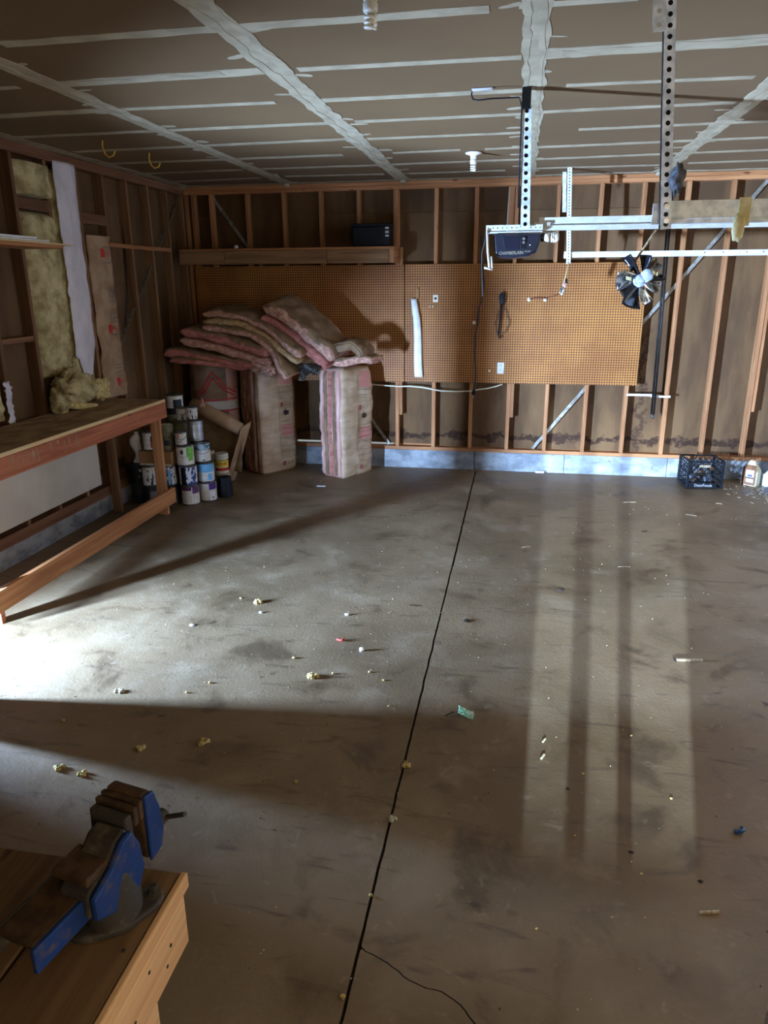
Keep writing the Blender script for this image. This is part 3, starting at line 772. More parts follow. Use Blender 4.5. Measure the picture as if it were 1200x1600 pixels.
# ------------------------------------------------------------------ PEGBOARD
pb1 = thing('pegboard', (-2.4, 7.94, .96), 'brown pegboard sheet behind the insulation bales', 'pegboard')
bx('board', PEG, pb1, -3.56, 7.938, .965, -1.222, 7.9475, 2.185, .001)
pb2 = thing('pegboard', (0, 7.94, .96), 'brown pegboard sheet with the outlet and hanging tools', 'pegboard')
bx('board', PEG, pb2, -1.214, 7.936, .968, 1.226, 7.9475, 2.188, .001)
PY = 7.936


def wall_disc(name, x, z, r, th, mat, parent=None, n=14):
    return MB().tube([(x, PY - .0005, z), (x, PY - th, z)], r, n).build(name, mat, parent, bevel=min(.002, th * .3))


# hanging white strip
st = thing('paper_strip', (-1.05, 7.92, 1.02), 'long white plastic strip hanging from a hook on the pegboard', 'strip')
def ps(u, v):
    z = 1.845 - .82 * v; xl = -1.142 + .010 * math.sin(v * 5) + .052 * v + (.0 if v > .2 else -.004); w = .070 + .02 * v - .02 * max(0, .2 - v) * 2
    return (xl + w * u, PY - .022 - .012 * math.sin(PI * u) * (1 - .5 * v) - .012 * math.sin(v * 7) * (1 - v), z)
MB().grid(ps, 6, 30).build('strip', WHITEP, st, smooth=True, solid=.003)
MB().tube([(-1.075, PY - .001, 1.945), (-1.075, PY - .03, 1.945), (-1.075, PY - .034, 1.90), (-1.078, PY - .03, 1.845), (-1.075, PY - .045, 1.84)], .004, 8).build('hook', TWIG, st, smooth=True)
# outlet plate and phone jack
ol = thing('wall_outlet', (-.18, 7.93, 1.13), 'white duplex wall outlet on the lower pegboard', 'outlet')
bx('cover_plate', WHITEP, ol, -.214, PY - .007, 1.072, -.142, PY - .0005, 1.190, .003)
for z in (1.108, 1.155):
    sf = bx('socket_face', IVORY, ol, -.195, PY - .010, z - .016, -.161, PY - .0072, z + .016, .003)
    m = MB()
    for dx in (-.007, .006): m.box(-.178 + dx - .0015, PY - .0108, z - .004, -.178 + dx + .0015, PY - .0101, z + .008)
    m.build('slots', PRINTDK, sf)
pj = thing('phone_jack', (-.88, 7.93, 1.84), 'small ivory phone jack near the top of the pegboard', 'jack')
bx('cover_plate', IVORY, pj, -.912, PY - .010, 1.808, -.858, PY - .0005, 1.882, .003); bx('port', PRINTDK, pj, -.898, PY - .0115, 1.835, -.872, PY - .0102, 1.858, 0)
for x, z, r, lab in ((.083, 1.832, .02, 'white peg knob at the left end of the red wire'), (.246, 1.832, .02, 'white peg knob at the right end of the red wire'), (-.475, 1.60, .018, 'white peg knob beside the hanging power cord'), (-.297, 1.10, .012, 'small white peg knob beside the wall outlet'), (-.945, 1.765, .008, 'tiny white peg button under the phone jack, nearer the strip'), (-.915, 1.765, .008, 'tiny white peg button under the phone jack, farther from the strip')):
    o = thing('wall_peg', (x, 7.93, z), lab, 'peg'); wall_disc('base', x, z, r, .008, IVORY, o)
    MB().tube([(x, PY - .0085, z), (x, PY - .022, z)], [r * .5, r * .62], 12).build('button', WHITEP, o, smooth=True)
tag(MB().tube([(.09, PY - .024, 1.84), (.17, PY - .026, 1.852), (.24, PY - .024, 1.842), (.30, PY - .02, 1.86), (.38, PY - .016, 1.885)], .0035, 6).build('trip_wire', M('red_wire', (120, 50, 34), rough=.6), smooth=True), 'thin reddish wire running between two pegboard knobs', 'wire')
# black jumper lead on a hook
tl = thing('tool_lead', (-.18, 7.92, 1.46), 'black cord tool hanging from a hook on the pegboard', 'tool')
MB().tube([(-.185, PY - .001, 1.925), (-.185, PY - .03, 1.925), (-.185, PY - .034, 1.895), (-.185, PY - .05, 1.89)], .004, 8).build('hook', TINM, tl, smooth=True)
blob(MB(), (-.190, PY - .028, 1.845), (.030, .022, .062), 4, .3, 2, 18, 14).build('handle', BLACKP, tl, smooth=True)
MB().tube([(-.192, PY - .03, 1.80), (-.205, PY - .03, 1.62), (-.217, PY - .03, 1.48), (-.20, PY - .03, 1.44), (-.188, PY - .03, 1.47)], .009, 8).build('shaft', BLACKP, tl, smooth=True)
for a, b in ((-1, .062), (1, .085)):
    MB().tube([(-.19, PY - .025, 1.83), (-.19 + a * b * .5, PY - .02, 1.72), (-.19 + a * b, PY - .02, 1.60), (-.195 + a * b * .6, PY - .022, 1.50), (-.215, PY - .025, 1.50)], .004, 6).build('cord_loop', CORDM, tl, smooth=True)
# power cord falling from the opener
pc = thing('power_cord', (-.42, 7.9, .86), 'dark grey power cord hanging down across the pegboard', 'cord')
MB().tube([(-.425, 7.90, 2.46), (-.415, 7.91, 2.30), (-.392, 7.91, 2.12), (-.382, 7.915, 1.98), (-.388, 7.91, 1.87), (-.42, 7.90, 1.76), (-.432, 7.905, 1.60), (-.452, 7.905, 1.45), (-.452, 7.905, 1.25), (-.438, 7.905, 1.12), (-.436, 7.905, .98), (-.45, 7.90, .90)], .0085, 8).build('cable', CORDM, pc, smooth=True)
MB().tube([(-.45, 7.90, .905), (-.452, 7.90, .87), (-.456, 7.90, .845)], [.012, .020, .018], 10).build('plug', BLACKP, pc, smooth=True)
for dx in (-.007, .007): MB().box(-.458 + dx - .002, 7.898, .812, -.458 + dx + .002, 7.904, .845).build('prong', TINM, pc)

# ------------------------------------------------------------------ PIPE ON THE WALL
pr_ = thing('conduit_rods', (1.4, 7.9, .65), 'two slim black rods standing against the open studs', 'rod')
for dx in (-.012, .012): MB().tube([(1.368 + dx, 7.915, 2.82), (1.412 + dx, 7.915, .68)], .010, 8).build('rod', DARKSTEEL, pr_, smooth=True)
MB().tube([(1.400, 7.905, .68), (1.414, 7.905, .66), (1.41, 7.89, .645)], .017, 10).build('end_cap', TINRIM, pr_, smooth=True)
bx('bracket', GALVW, pr_, 1.135, 7.930, .862, 1.40, 7.936, .886, .001); bx('bracket', GALVW, pr_, 1.38, 7.938, .850, 1.575, 7.944, .872, .001)


# ------------------------------------------------------------------ OVERHEAD DOOR HARDWARE
def perforated(p, q, w, nrm, pitch=.032, hole=.0085, th=.003):
    """flat steel strip with a row of real holes from p to q"""
    p, q, nrm = Vector(p), Vector(q), Vector(nrm).normalized(); d = (q - p); L = d.length; d /= L; s = d.cross(nrm).normalized()
    m = MB(); n = max(1, int(L / pitch)); cell = L / n
    sq = [(-1, -1), (0, -1), (1, -1), (1, 0), (1, 1), (0, 1), (-1, 1), (-1, 0)]
    for i in range(n):
        c = p + d * cell * (i + .5); o = len(m.v)
        for off in (th / 2, -th / 2):
            for a, b in sq: m.v.append(tuple(c + d * a * cell / 2 + s * b * w / 2 + nrm * off))
            for a, b in sq:
                r = math.hypot(a, b); m.v.append(tuple(c + d * a / r * hole + s * b / r * hole + nrm * off))
        for k in range(8):
            j = (k + 1) % 8
            m.face((o + k, o + j, o + 8 + j, o + 8 + k)); m.face((o + 16 + k, o + 24 + k, o + 24 + j, o + 16 + j)); m.face((o + 8 + k, o + 8 + j, o + 24 + j, o + 24 + k))
            if k in (1, 2, 5, 6): m.face((o + k, o + 16 + k, o + 16 + j, o + j))
    return m


# near track and its hanger
nt = thing('door_track', (.5, 2.9, 2.2), 'galvanised overhead door track, the nearer one', 'track')
m = MB(); m.box(.485, 2.90, 2.207, 3.24, 2.904, 2.282); m.box(.485, 2.904, 2.278, 3.24, 2.95, 2.282); m.box(.485, 2.904, 2.207, 3.24, 2.935, 2.211); m.box(.485, 2.896, 2.222, 3.24, 2.90, 2.226)
m.build('channel', GALV, nt, bevel=.001)
m = MB(); m.box(.445, 2.905, 2.205, .50, 2.911, 2.275); m.build('end_plate', GALV, nt, bevel=.001)
blob(MB(), (.735, 2.893, 2.19), (.020, .006, .042), 3, .4, 2, 14, 10).build('tape_tail', TAPEY, nt, smooth=True)
bx('tape_wrap', TAPEY, nt, .728, 2.8925, 2.195, .768, 2.8985, 2.287, .001)
nh = thing('perforated_hanger', (.5, 2.88, 2.2), 'perforated galvanised angle holding up the nearer door track', 'hanger')
perforated((.492, 2.884, 2.188), (.425, 2.884, 2.992), .036, (0, -1, 0)).build('flange', GALV, nh)
m = MB(); m.prism([(.474, 2.886, 2.19), (.407, 2.886, 2.992), (.407, 2.920, 2.992), (.474, 2.920, 2.19)], (0, 0, 0), (.003, 0, 0)); m.build('web', DARKSTEEL, nh)
MB().prism([(.509, 2.8885, 2.19), (.475, 2.8885, 2.19), (.408, 2.8885, 2.99), (.442, 2.8885, 2.99)], (0, 0, 0), (0, .002, 0)).build('dark_backing', DARKSTEEL, nh)  # dark strip added behind the flange so its holes look dark
perforated((.405, 2.87, 2.795), (.388, 2.87, 2.992), .04, (0, -1, .1), .036).build('splice_angle', GALV, nh)
for z, x in ((2.262, .486), (2.215, .490)): MB().tube([(x, 2.882, z), (x, 2.874, z)], .010, 6).build('bolt', TINM, nh)
gw = tag(blob(MB(), (.512, 2.868, 2.350), (.020, .016, .044), 12, .55, 2.2, 20, 16).build('tape_wad', GREYFOAM, smooth=True), 'wad of grey tape stuck on the nearer track hanger', 'tape')
# far track and hanger
ft = thing('door_track', (.4, 7.4, 2.2), 'pale overhead door track near the back wall, the farther one', 'track')
m = MB(); m.box(.385, 7.40, 2.222, 3.24, 7.404, 2.272); m.box(.385, 7.404, 2.268, 3.24, 7.45, 2.272); m.box(.385, 7.404, 2.222, 3.24, 7.44, 2.226); m.build('channel', GALVW, ft, bevel=.001)
m = MB(); m.box(.375, 7.392, 2.215, .425, 7.3995, 2.275); m.build('end_plate', GALV, ft, bevel=.001)
m = MB()
for x in (1.62, 1.78, 1.98, 2.12): m.tube([(x, 7.3995, 2.252), (x, 7.396, 2.252)], .006, 8)
m.build('screw_heads', TINRIM, ft)
fh = thing('perforated_hanger', (.4, 7.38, 2.2), 'white perforated strip holding up the farther door track', 'hanger')
perforated((.422, 7.385, 2.165), (.378, 7.385, 2.992), .040, (0, -1, 0), .0254, .006).build('flange', GALVW, fh)
MB().prism([(.440, 7.389, 2.17), (.404, 7.389, 2.17), (.360, 7.389, 2.99), (.396, 7.389, 2.99)], (0, 0, 0), (0, .002, 0)).build('dark_backing', DARKSTEEL, fh)  # same added dark strip behind the far hanger's holes
m = MB(); m.prism([(.338, 7.41, 2.62), (.318, 7.41, 2.96), (.352, 7.41, 2.96), (.372, 7.41, 2.62)], (0, 0, 0), (0, .003, 0)); m.build('splice_strap', GALV, fh)
sn = thing('pulley_cord', (.4, 7.37, 1.82), 'tan cord with a metal snap hook hanging from the far track end', 'cord')
MB().tube([(.422, 7.372, 2.168), (.405, 7.37, 2.06), (.385, 7.37, 1.965)], .006, 6).build('rope', ROPE, sn, smooth=True)
MB().tube([(.385, 7.37, 1.965), (.395, 7.37, 1.93), (.378, 7.37, 1.885), (.362, 7.37, 1.905), (.378, 7.37, 1.95)], .010, 8).build('snap_hook', TINM, sn, smooth=True)
blob(MB(), (.404, 7.37, 1.985), (.022, .014, .030), 7, .5, 2, 14, 10).build('pulley', PINKP, sn, smooth=True)
MB().tube([(.41, 7.372, 2.03), (.412, 7.372, 1.99)], [.012, .016], 8).build('swivel', BLACKP, sn, smooth=True)
# opener
OY = 4.46
op = thing('door_opener', (-.05, 4.6, 2.14), 'navy garage door opener motor hung from the ceiling', 'door opener')
m = MB(); pf = [(-.172, 2.268), (-.158, 2.165), (-.142, 2.150), (-.06, 2.143), (.03, 2.150), (.075, 2.172), (.088, 2.21), (.092, 2.268)]
m.prism([(x, OY - .05, z) for x, z in pf], (0, 0, 0), (0, .30, 0)); CASE = m.build('motor_casing', NAVY, op, bevel=.010)
MB().prism([(-.118, OY - .052, 2.252), (-.105, OY - .052, 2.188), (-.025, OY - .052, 2.186), (-.022, OY - .052, 2.252)], (0, 0, 0), (0, .003, 0)).build('light_lens', M('dark_lens', (22, 27, 42), rough=.3, spec=.6), CASE, bevel=.002)
MB().box(-.016, OY - .052, 2.190, .012, OY - .0495, 2.256).build('control_panel', BLACKP, CASE, bevel=.001)
for z in (2.242, 2.222): MB().tube([(0, OY - .051, z), (0, OY - .057, z)], .008, 14).build('dial', M('dial_grey', (110, 112, 112), rough=.4) if z > 2.23 else bpy.data.materials['dial_grey'], CASE, bevel=.001)
MB().tube([(.035, OY - .0505, 2.208), (.035, OY - .053, 2.208)], .004, 10).build('indicator', PRINTWH, CASE)
lettering('CHAMBERLAIN', .0235, TAN, CASE, lambda a, b: (-.068 + a * .86, OY - .0515 - .0, 2.1665 + b + .02 * a), bold=1.0)
lettering('1/2 HP', .012, TAN, CASE, lambda a, b: (.022 + a, OY - .0515, 2.174 + b))
perforated((-.212, OY - .055, 2.300), (.10, OY - .055, 2.300), .030, (0, -1, 0), .026, .004).build('mount_bar', GALVW, op)
bx('mount_lip', GALVW, op, -.212, OY - .06, 2.275, .10, OY + .03, 2.281, .001)
m = MB(); m.tube([(-.205, OY - .06, 2.29), (-.198, OY - .062, 2.18), (-.185, OY - .062, 2.082)], .0065, 8); m.tube([(-.176, OY - .062, 2.15), (-.170, OY - .062, 2.085)], .0055, 8)
m.tube([(-.215, OY - .064, 2.090), (-.165, OY - .064, 2.078)], .006, 8); m.build('hang_rod', WHITEP, op, smooth=True)
sb = MB().tube([(.093, OY - .02, 2.248), (.112, OY - .02, 2.248)], .022, 14).build('bulb_socket', BLACKP, op)
m = MB(); m.tube([(.113, OY - .02, 2.248), (.142, OY - .022, 2.248)], [.021, .027], 14)
m.tube([(.148 + .008 * i / 4 * .9, OY - .022 + .024 * math.cos(i * 1.1), 2.248 + .024 * math.sin(i * 1.1)) for i in range(20)], .006, 6); m.tube([(.176, OY - .022, 2.248), (.192, OY - .022, 2.248)], [.028, .018], 12)
m.build('bulb', GLASSW, op, smooth=True)
orl = thing('opener_rail', (.5, 4.46, 2.3), 'pale steel opener rail running towards the overhead door', 'rail')
m = MB(); m.box(.078, OY - .035, 2.318, 3.24, OY - .028, 2.352); m.box(.078, OY - .035, 2.284, 3.24, OY - .030, 2.310); m.box(.078, OY - .028, 2.284, 3.24, OY + .012, 2.290); m.box(.078, OY - .028, 2.346, 3.24, OY + .012, 2.352); m.box(.078, OY - .022, 2.29, 3.24, OY - .018, 2.346)
m.build('rail', GALVW, orl, bevel=.001); perforated((.055, OY - .045, 2.317), (.14, OY - .045, 2.317), .016, (0, -1, 0), .014, .003).build('rail_clamp', GALVW, orl)
oh = thing('perforated_hanger', (0, 4.46, 2.3), 'dark perforated angle holding up the door opener motor', 'hanger')
perforated((.004, OY - .07, 2.295), (-.018, OY - .07, 2.90), .050, (0, -1, 0), .042, .0115).build('flange', GALV, oh)
m = MB(); m.prism([(-.023, OY - .068, 2.30), (-.043, OY - .068, 2.90), (-.043, OY - .03, 2.90), (-.023, OY - .03, 2.30)], (0, 0, 0), (.003, 0, 0)); m.build('web', DARKSTEEL, oh)
MB().prism([(.028, OY - .066, 2.30), (-.02, OY - .066, 2.30), (-.042, OY - .066, 2.89), (.006, OY - .066, 2.89)], (0, 0, 0), (0, .002, 0)).build('dark_backing', DARKSTEEL, oh)  # dark strip added behind the opener hanger's holes
bx('ceiling_angle', DARKSTEEL, oh, -.046, OY - .085, 2.885, .002, OY - .02, 2.991, .002)
oc = thing('opener_wire', (-.2, 4.4, 2.95), 'thin black wire looping from the ceiling to the opener hanger', 'wire')
MB().tube([(-.310, 4.40, 2.990), (-.312, 4.38, 2.965), (-.300, 4.34, 2.935), (-.27, 4.32, 2.925), (-.2, 4.33, 2.932), (-.06, 4.37, 2.94), (-.045, 4.385, 2.90), (-.04, 4.385, 2.4)], .004, 6).build('wire', BLACKP, oc, smooth=True)
bx('raceway', PRINTWH, oc, -.31, 4.36, 2.982, -.20, 4.385, 2.992, .002)
dg_ = thing('dangling_wire', (-.24, 4.46, 2.0), 'thin grey wire dangling behind the opener motor', 'wire')
MB().tube([(-.212, OY + .02, 2.29), (-.222, OY + .02, 2.22), (-.236, OY + .04, 2.17), (-.232, OY + .02, 2.09), (-.226, OY + .02, 2.0), (-.22, OY + .02, 1.93)], .0035, 6).build('wire', CORDM, dg_, smooth=True)

# pinwheel of foil blades hung from the opener rail
pw = thing('foil_pinwheel', (.66, 4.46, 2.02), 'foil pinwheel with twisted blades and pale hubs under the opener rail', 'pinwheel')
MB().tube([(.715, OY, 2.284), (.665, OY, 2.20), (.615, OY, 2.115)], .006, 8).build('stick', TWIG, pw, smooth=True)
MB().tube([(.722, OY + .02, 2.13), (.655, OY + .01, 2.085)], .005, 8).build('stick', TWIG, pw, smooth=True)
PC = Vector((.655, OY - .02, 2.022)); ax1 = Vector((.80, 0, .60)); ax2 = Vector((-.60, 0, .80)); axn = Vector((0, -1, 0))


def blade(ang, r, w, curl, mat, twist=.5):
    r *= 1.12; w *= 1.3
    m = MB()
    def fn(u, v):
        a = ang + (v - .5) * w * (1 - .3 * u) + curl * u
        rr = .02 + (r - .02) * u; d = ax1 * math.cos(a) + ax2 * math.sin(a)
        return PC + d * rr + axn * (twist * .07 * math.sin(v * PI * 1.2 + u * 1.8) * u)
    m.grid(fn, 9, 7); return m.build('blade', mat, pw, smooth=True, solid=.0012)


for ang, r, w, c, mt in ((2.20, .120, .9, .4, FOIL), (2.95, .115, .75, .3, FOIL), (3.45, .145, .8, .35, FOILDK), (4.15, .125, .55, .3, FOIL), (4.9, .105, .6, .3, FOIL), (5.55, .110, .35, .2, FOILDK), (1.45, .135, .36, .15, FOILDK), (.55, .115, .5, .3, FOILDK), (-.1, .11, .35, .2, FOIL)):
    blade(ang, r, w, c, mt)
for k, dd in ((-1, -.026), (1, .020)):
    q = PC + ax1 * (dd + .01) + axn * .032
    blob(MB(), q, (.034, .007, .034), 4 + k, .12, 3, 20, 14).build('hub', ICEY, pw, smooth=True)
MB().grid(lambda u, v: PC + Vector((.050 + .030 * u, -.03 - .004 * math.sin(u * 6), .026 + .018 * v - .010 * u)), 5, 2).build('gold_tag', TAPEY, pw, solid=.001)
MB().grid(lambda u, v: PC + Vector((-.088 + .030 * u, -.045, -.002 + .018 * v - .008 * u)), 5, 2).build('gold_tag', TAPEY, pw, solid=.001)
MB().tube([PC + Vector((-.04, .02, .093)), PC + Vector((-.055, .015, .06)), PC + Vector((-.05, .01, .045))], [.008, .016, .010], 10).build('blade_clip', BLACKP, pw, smooth=True)


# ------------------------------------------------------------------ CEILING LAMPS AND WIRES
def cfl(x, y, label):
    t = thing('ceiling_lamp', (x, y, CZ), label, 'lamp')
    MB().lathe([(.060, -.004), (.066, -.008), (.062, -.016), (.035, -.024), (.026, -.030), (.024, -.055)], 22, (x, y, CZ)).build('lampholder', WHITEP, t, smooth=True)
    b = MB().lathe([(.020, -.056), (.026, -.064), (.026, -.086), (.021, -.092)], 18, (x, y, CZ)).build('bulb_base', WHITEP, t, smooth=True)
    m = MB(); m.tube([(x + .019 * math.cos(i * .55), y + .019 * math.sin(i * .55), CZ - .097 - .044 * i / 34) for i in range(35)], .0058, 7)
    m.build('spiral_tube', GLASSW, t, smooth=True); return t


cfl(-.425, 6.37, 'white ceiling lamp with a spiral bulb near the back wall')
cfl(-.560, 2.86, 'white ceiling lamp with a spiral bulb at the top edge of the view')
for (x, y), lab in (((-3.0, 5.30), 'yellow cable loop hanging from the ceiling, nearer the wall shelf'), ((-2.93, 5.86), 'yellow cable loop hanging from the ceiling, nearer the back wall')):
    tag(MB().tube([(x, y, CZ - .001), (x - .012, y + .01, CZ - .04), (x - .008, y + .03, CZ - .085), (x + .02, y + .03, CZ - .108), (x + .055, y + .03, CZ - .098), (x + .07, y + .03, CZ - .07)], .0055, 7).build('cable_loop', YWIRE, smooth=True), lab, 'cable')


# ------------------------------------------------------------------ INSULATION BALES
class Bale:
    def __init__(s, name, c, rz, w, d, h, label, film, side, power=9, seed=1):
        s.c, s.rz, s.w, s.d, s.h, s.p, s.seed = c, rz, w, d, h, power, seed
        s.t = thing(name, (c[0], c[1], 0), label, 'insulation bale', None, rz)
        m = MB(); N, L = 72, 46
        m.grid(lambda u, v: s.surf(u * 2 * PI, v), N, L)
        m.mi = []
        for i in range(N):
            a = (i + .5) / N * 2 * PI; q = s.xy(a); isside = abs(q[0]) / (w / 2) > .965 and abs(q[1]) < d * .43
            m.mi += [1 if isside else 0] * L
        o = len(m.v); m.v.append((0, 0, h + .01)); m.v.append((0, 0, .001))
        for i in range(N):
            m.cur = 0; m.face((i * (L + 1) + L, (i + 1) * (L + 1) + L, o)); m.face((i * (L + 1), o + 1, (i + 1) * (L + 1)))
        s.body = m.build('wrapped_body', [film, side], s.t, True, world=False)

    def xy(s, a):
        ca, sa = math.cos(a), math.sin(a); p = s.p
        r = (abs(ca / (s.w / 2)) ** p + abs(sa / (s.d / 2)) ** p) ** (-1 / p); return r * ca, r * sa

    def disp(s, x, y, z):
        wr = .010 * nz((x * 2 + s.seed, y * 2, z * 11)) + .005 * nz((x * 3, y * 3 + s.seed, z * 26)) + .012 * nz((x * 4, y * 4, z * 2 + s.seed))
        return wr

    def surf(s, a, v):
        x, y = s.xy(a); z = s.h * v
        e = min(v, 1 - v) * s.h; k = 1 - .09 * max(0, 1 - e / .07) ** 2 + .02 * math.sin(v * PI) + .012 * math.sin(v * 9 + s.seed)
        dd = s.disp(x, y, z); n = Vector((x / s.w, y / s.d, 0)).normalized()
        return (x * k + n.x * dd, y * k + n.y * dd, z + .001)

    def front(s, x, z, off=.004):
        """point on the -y face"""
        v = z / s.h; ax = -PI / 2
        lo, hi = -PI + .001, -.001
        for _ in range(30):
            md = (lo + hi) / 2
            if s.xy(md)[0] < x: lo = md
            else: hi = md
        q = s.surf(lo, v); return (q[0], q[1] - off, q[2])

    def left(s, y, z, off=.004):
        lo, hi = PI / 2 + .001, 3 * PI / 2 - .001
        for _ in range(30):
            md = (lo + hi) / 2
            if s.xy(md)[1] > y: lo = md
            else: hi = md
        q = s.surf(lo, z / s.h); return (q[0] - off, q[1], q[2])

    def patch(s, name, x0, x1, z0, z1, mat, face='front', nx=6, nz_=8, off=.003):
        f = s.front if face == 'front' else s.left
        return MB().grid(lambda u, v: f(x0 + (x1 - x0) * u, z0 + (z1 - z0) * v, off), nx, nz_).build(name, mat, s.body, True, world=False)

    def word(s, txt, size, x, z, mat, off=.005, sx=1.):
        return lettering(txt, size, mat, s.body, lambda a, b: s.front(x + a * sx, z + b, off), world=False)

    def edges(s, mats, n=5, d0=-.44, d1=.44):
        for k in range(n):
            y0 = s.d * (d0 + (d1 - d0) * k / n); y1 = s.d * (d0 + (d1 - d0) * (k + .86) / n)
            def fn(u, v, y0=y0, y1=y1, k=k):
                y = y0 + (y1 - y0) * u + .012 * nz((k * 7 + s.seed, v * 3, 1)); q = s.left(y, .03 + (s.h - .05) * v, 0)
                b = math.sin(PI * u) ** .6 * (.020 + .006 * nz((k, v * 6, s.seed)))
                return (q[0] - b + .002, q[1], q[2])
            MB().grid(fn, 6, 30).build('batt_edge', mats[k % len(mats)], s.t, True, world=False)


def common_print(b, x0, xw):
    """printing of the two like bales: spine line, fine print, pink block with R-value, house mark"""
    b.patch('print_rule', x0, x0 + .004, .17, b.h - .03, PRINTGREY, nz_=20)
    m = MB(); zz = [.23, .25, .31, .33, .35, .40, .41, .42, .44, .46, .48, .50, .52]
    for z in [b.h * t for t in (.13, .19, .24, .315, .36, .41, .44, .475, .69, .75, .80)]:
        pts = [b.front(x0 + .012 + (xw - .03) * t / 8, z + .004 * math.sin(t), .0045) for t in range(9)]; pt2 = [(p[0], p[1], p[2] + .004) for p in pts]
        m.add(pts + pt2, [(t, t + 1, 10 + t, 9 + t) for t in range(8)])
    m.build('print_lines', PRINTGREY, b.body, world=False)['kind'] = 'stuff'
    b.patch('print_panel', x0 + .022, x0 + xw * .8, b.h * .82, b.h * .965, PRINTPINK, off=.0035)
    b.patch('print_panel', x0 + .022, x0 + xw * .8, b.h * .34, b.h * .45, PRINTPINK, off=.0035)
    for zf in (.635, .075):
        b.patch('print_block', x0 + .018, x0 + .062, b.h * zf - .022, b.h * zf + .026, PRINTBLK, off=.0045, nx=3, nz_=3)
        b.word('R-13', .046, x0 + .118, b.h * zf, PRINTGREY, .0055, .8)
    zc = b.h * .565; xc = x0 + .09
    m = MB(); f = lambda x, z: b.front(x, z, .0055)
    m.add([f(xc - .03, zc - .03), f(xc - .018, zc - .03), f(xc - .018, zc + .018), f(xc - .03, zc + .018)], [(0, 1, 2, 3)])
    m.add([f(xc - .014, zc - .035), f(xc + .014, zc - .035), f(xc + .016, zc + .01), f(xc + .004, zc + .022), f(xc + .002, zc + .045), f(xc - .004, zc + .045), f(xc - .006, zc + .022), f(xc - .016, zc + .01)], [tuple(range(8))])
    m.add([f(xc + .018, zc - .03), f(xc + .034, zc - .03), f(xc + .036, zc + .022), f(xc + .018, zc + .012)], [(0, 1, 2, 3)])
    m.build('printed_mark', PRINTDK, b.body, world=False)


# front face normal of a bale is its local -y turned by rz
b3 = Bale('insulation_bale', (-1.80, 7.60, 0), math.radians(60), .50, .34, 1.155, 'bale of pink insulation batts under film, nearest the outlet wall', FILM, FILMP, 9, 3)
b3.edges([FILMP, KRAFTD, PINK, KRAFTD, FILMP]); common_print(b3, .0, .24)
b2 = Bale('insulation_bale', (-2.69, 7.63, 0), math.radians(55), .48, .35, 1.17, 'bale of pink insulation batts under film, middle one of three', FILM, FILMP, 9, 8)
b2.edges([KRAFTD, FILMP, KRAFTD, PINK, KRAFTD]); common_print(b2, .01, .22)
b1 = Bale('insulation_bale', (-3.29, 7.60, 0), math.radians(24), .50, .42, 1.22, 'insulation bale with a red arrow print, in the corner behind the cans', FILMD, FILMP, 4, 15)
b1.patch('clear_film_band', .13, .235, .02, 1.19, FILMP, nz_=30, off=.004)
b1.patch('white_band', -.16, .235, .70, .79, PRINTWH, off=.006, nx=14)
b1.patch('white_band', .0, .235, .10, .40, PRINTWH, off=.0045, nx=10)


def red_line(b, pts, w=.016):
    m = MB(); P = []
    for (x0, z0), (x1, z1) in zip(pts[:-1], pts[1:]):
        for t in range(6): P.append((x0 + (x1 - x0) * t / 6, z0 + (z1 - z0) * t / 6))
    P.append(pts[-1]); vs = []
    for i, (x, z) in enumerate(P):
        a, c = P[max(0, i - 1)], P[min(len(P) - 1, i + 1)]; d = Vector((c[0] - a[0], c[1] - a[1])).normalized(); n = (-d.y * w / 2, d.x * w / 2)
        vs += [b.front(x + n[0], z + n[1], .008), b.front(x - n[0], z - n[1], .008)]
    m.add(vs, [(2 * i, 2 * i + 2, 2 * i + 3, 2 * i + 1) for i in range(len(P) - 1)]); m.build('red_line', PRINTRED, b.body, world=False)


red_line(b1, [(-.17, .86), (-.02, 1.11), (.12, .94), (.215, .88)]); red_line(b1, [(-.12, .87), (-.02, 1.04), (.10, .91), (.20, .85)])
red_line(b1, [(-.19, .82), (.0, .80), (.225, .82)]); red_line(b1, [(-.15, .70), (.02, .675), (.225, .70)])
red_line(b1, [(-.12, .66), (.06, .60), (.19, .545), (.10, .48), (-.06, .42)]); red_line(b1, [(-.10, .60), (.05, .565), (.14, .545), (.05, .50), (-.08, .47)])
red_line(b1, [(.04, .39), (.225, .405)], .01)
m = MB(); b1.word('CPS', .05, .165, 1.165, PRINTDK, .008); b1.word('52', .06, .18, .93, PRINTRED, .008)


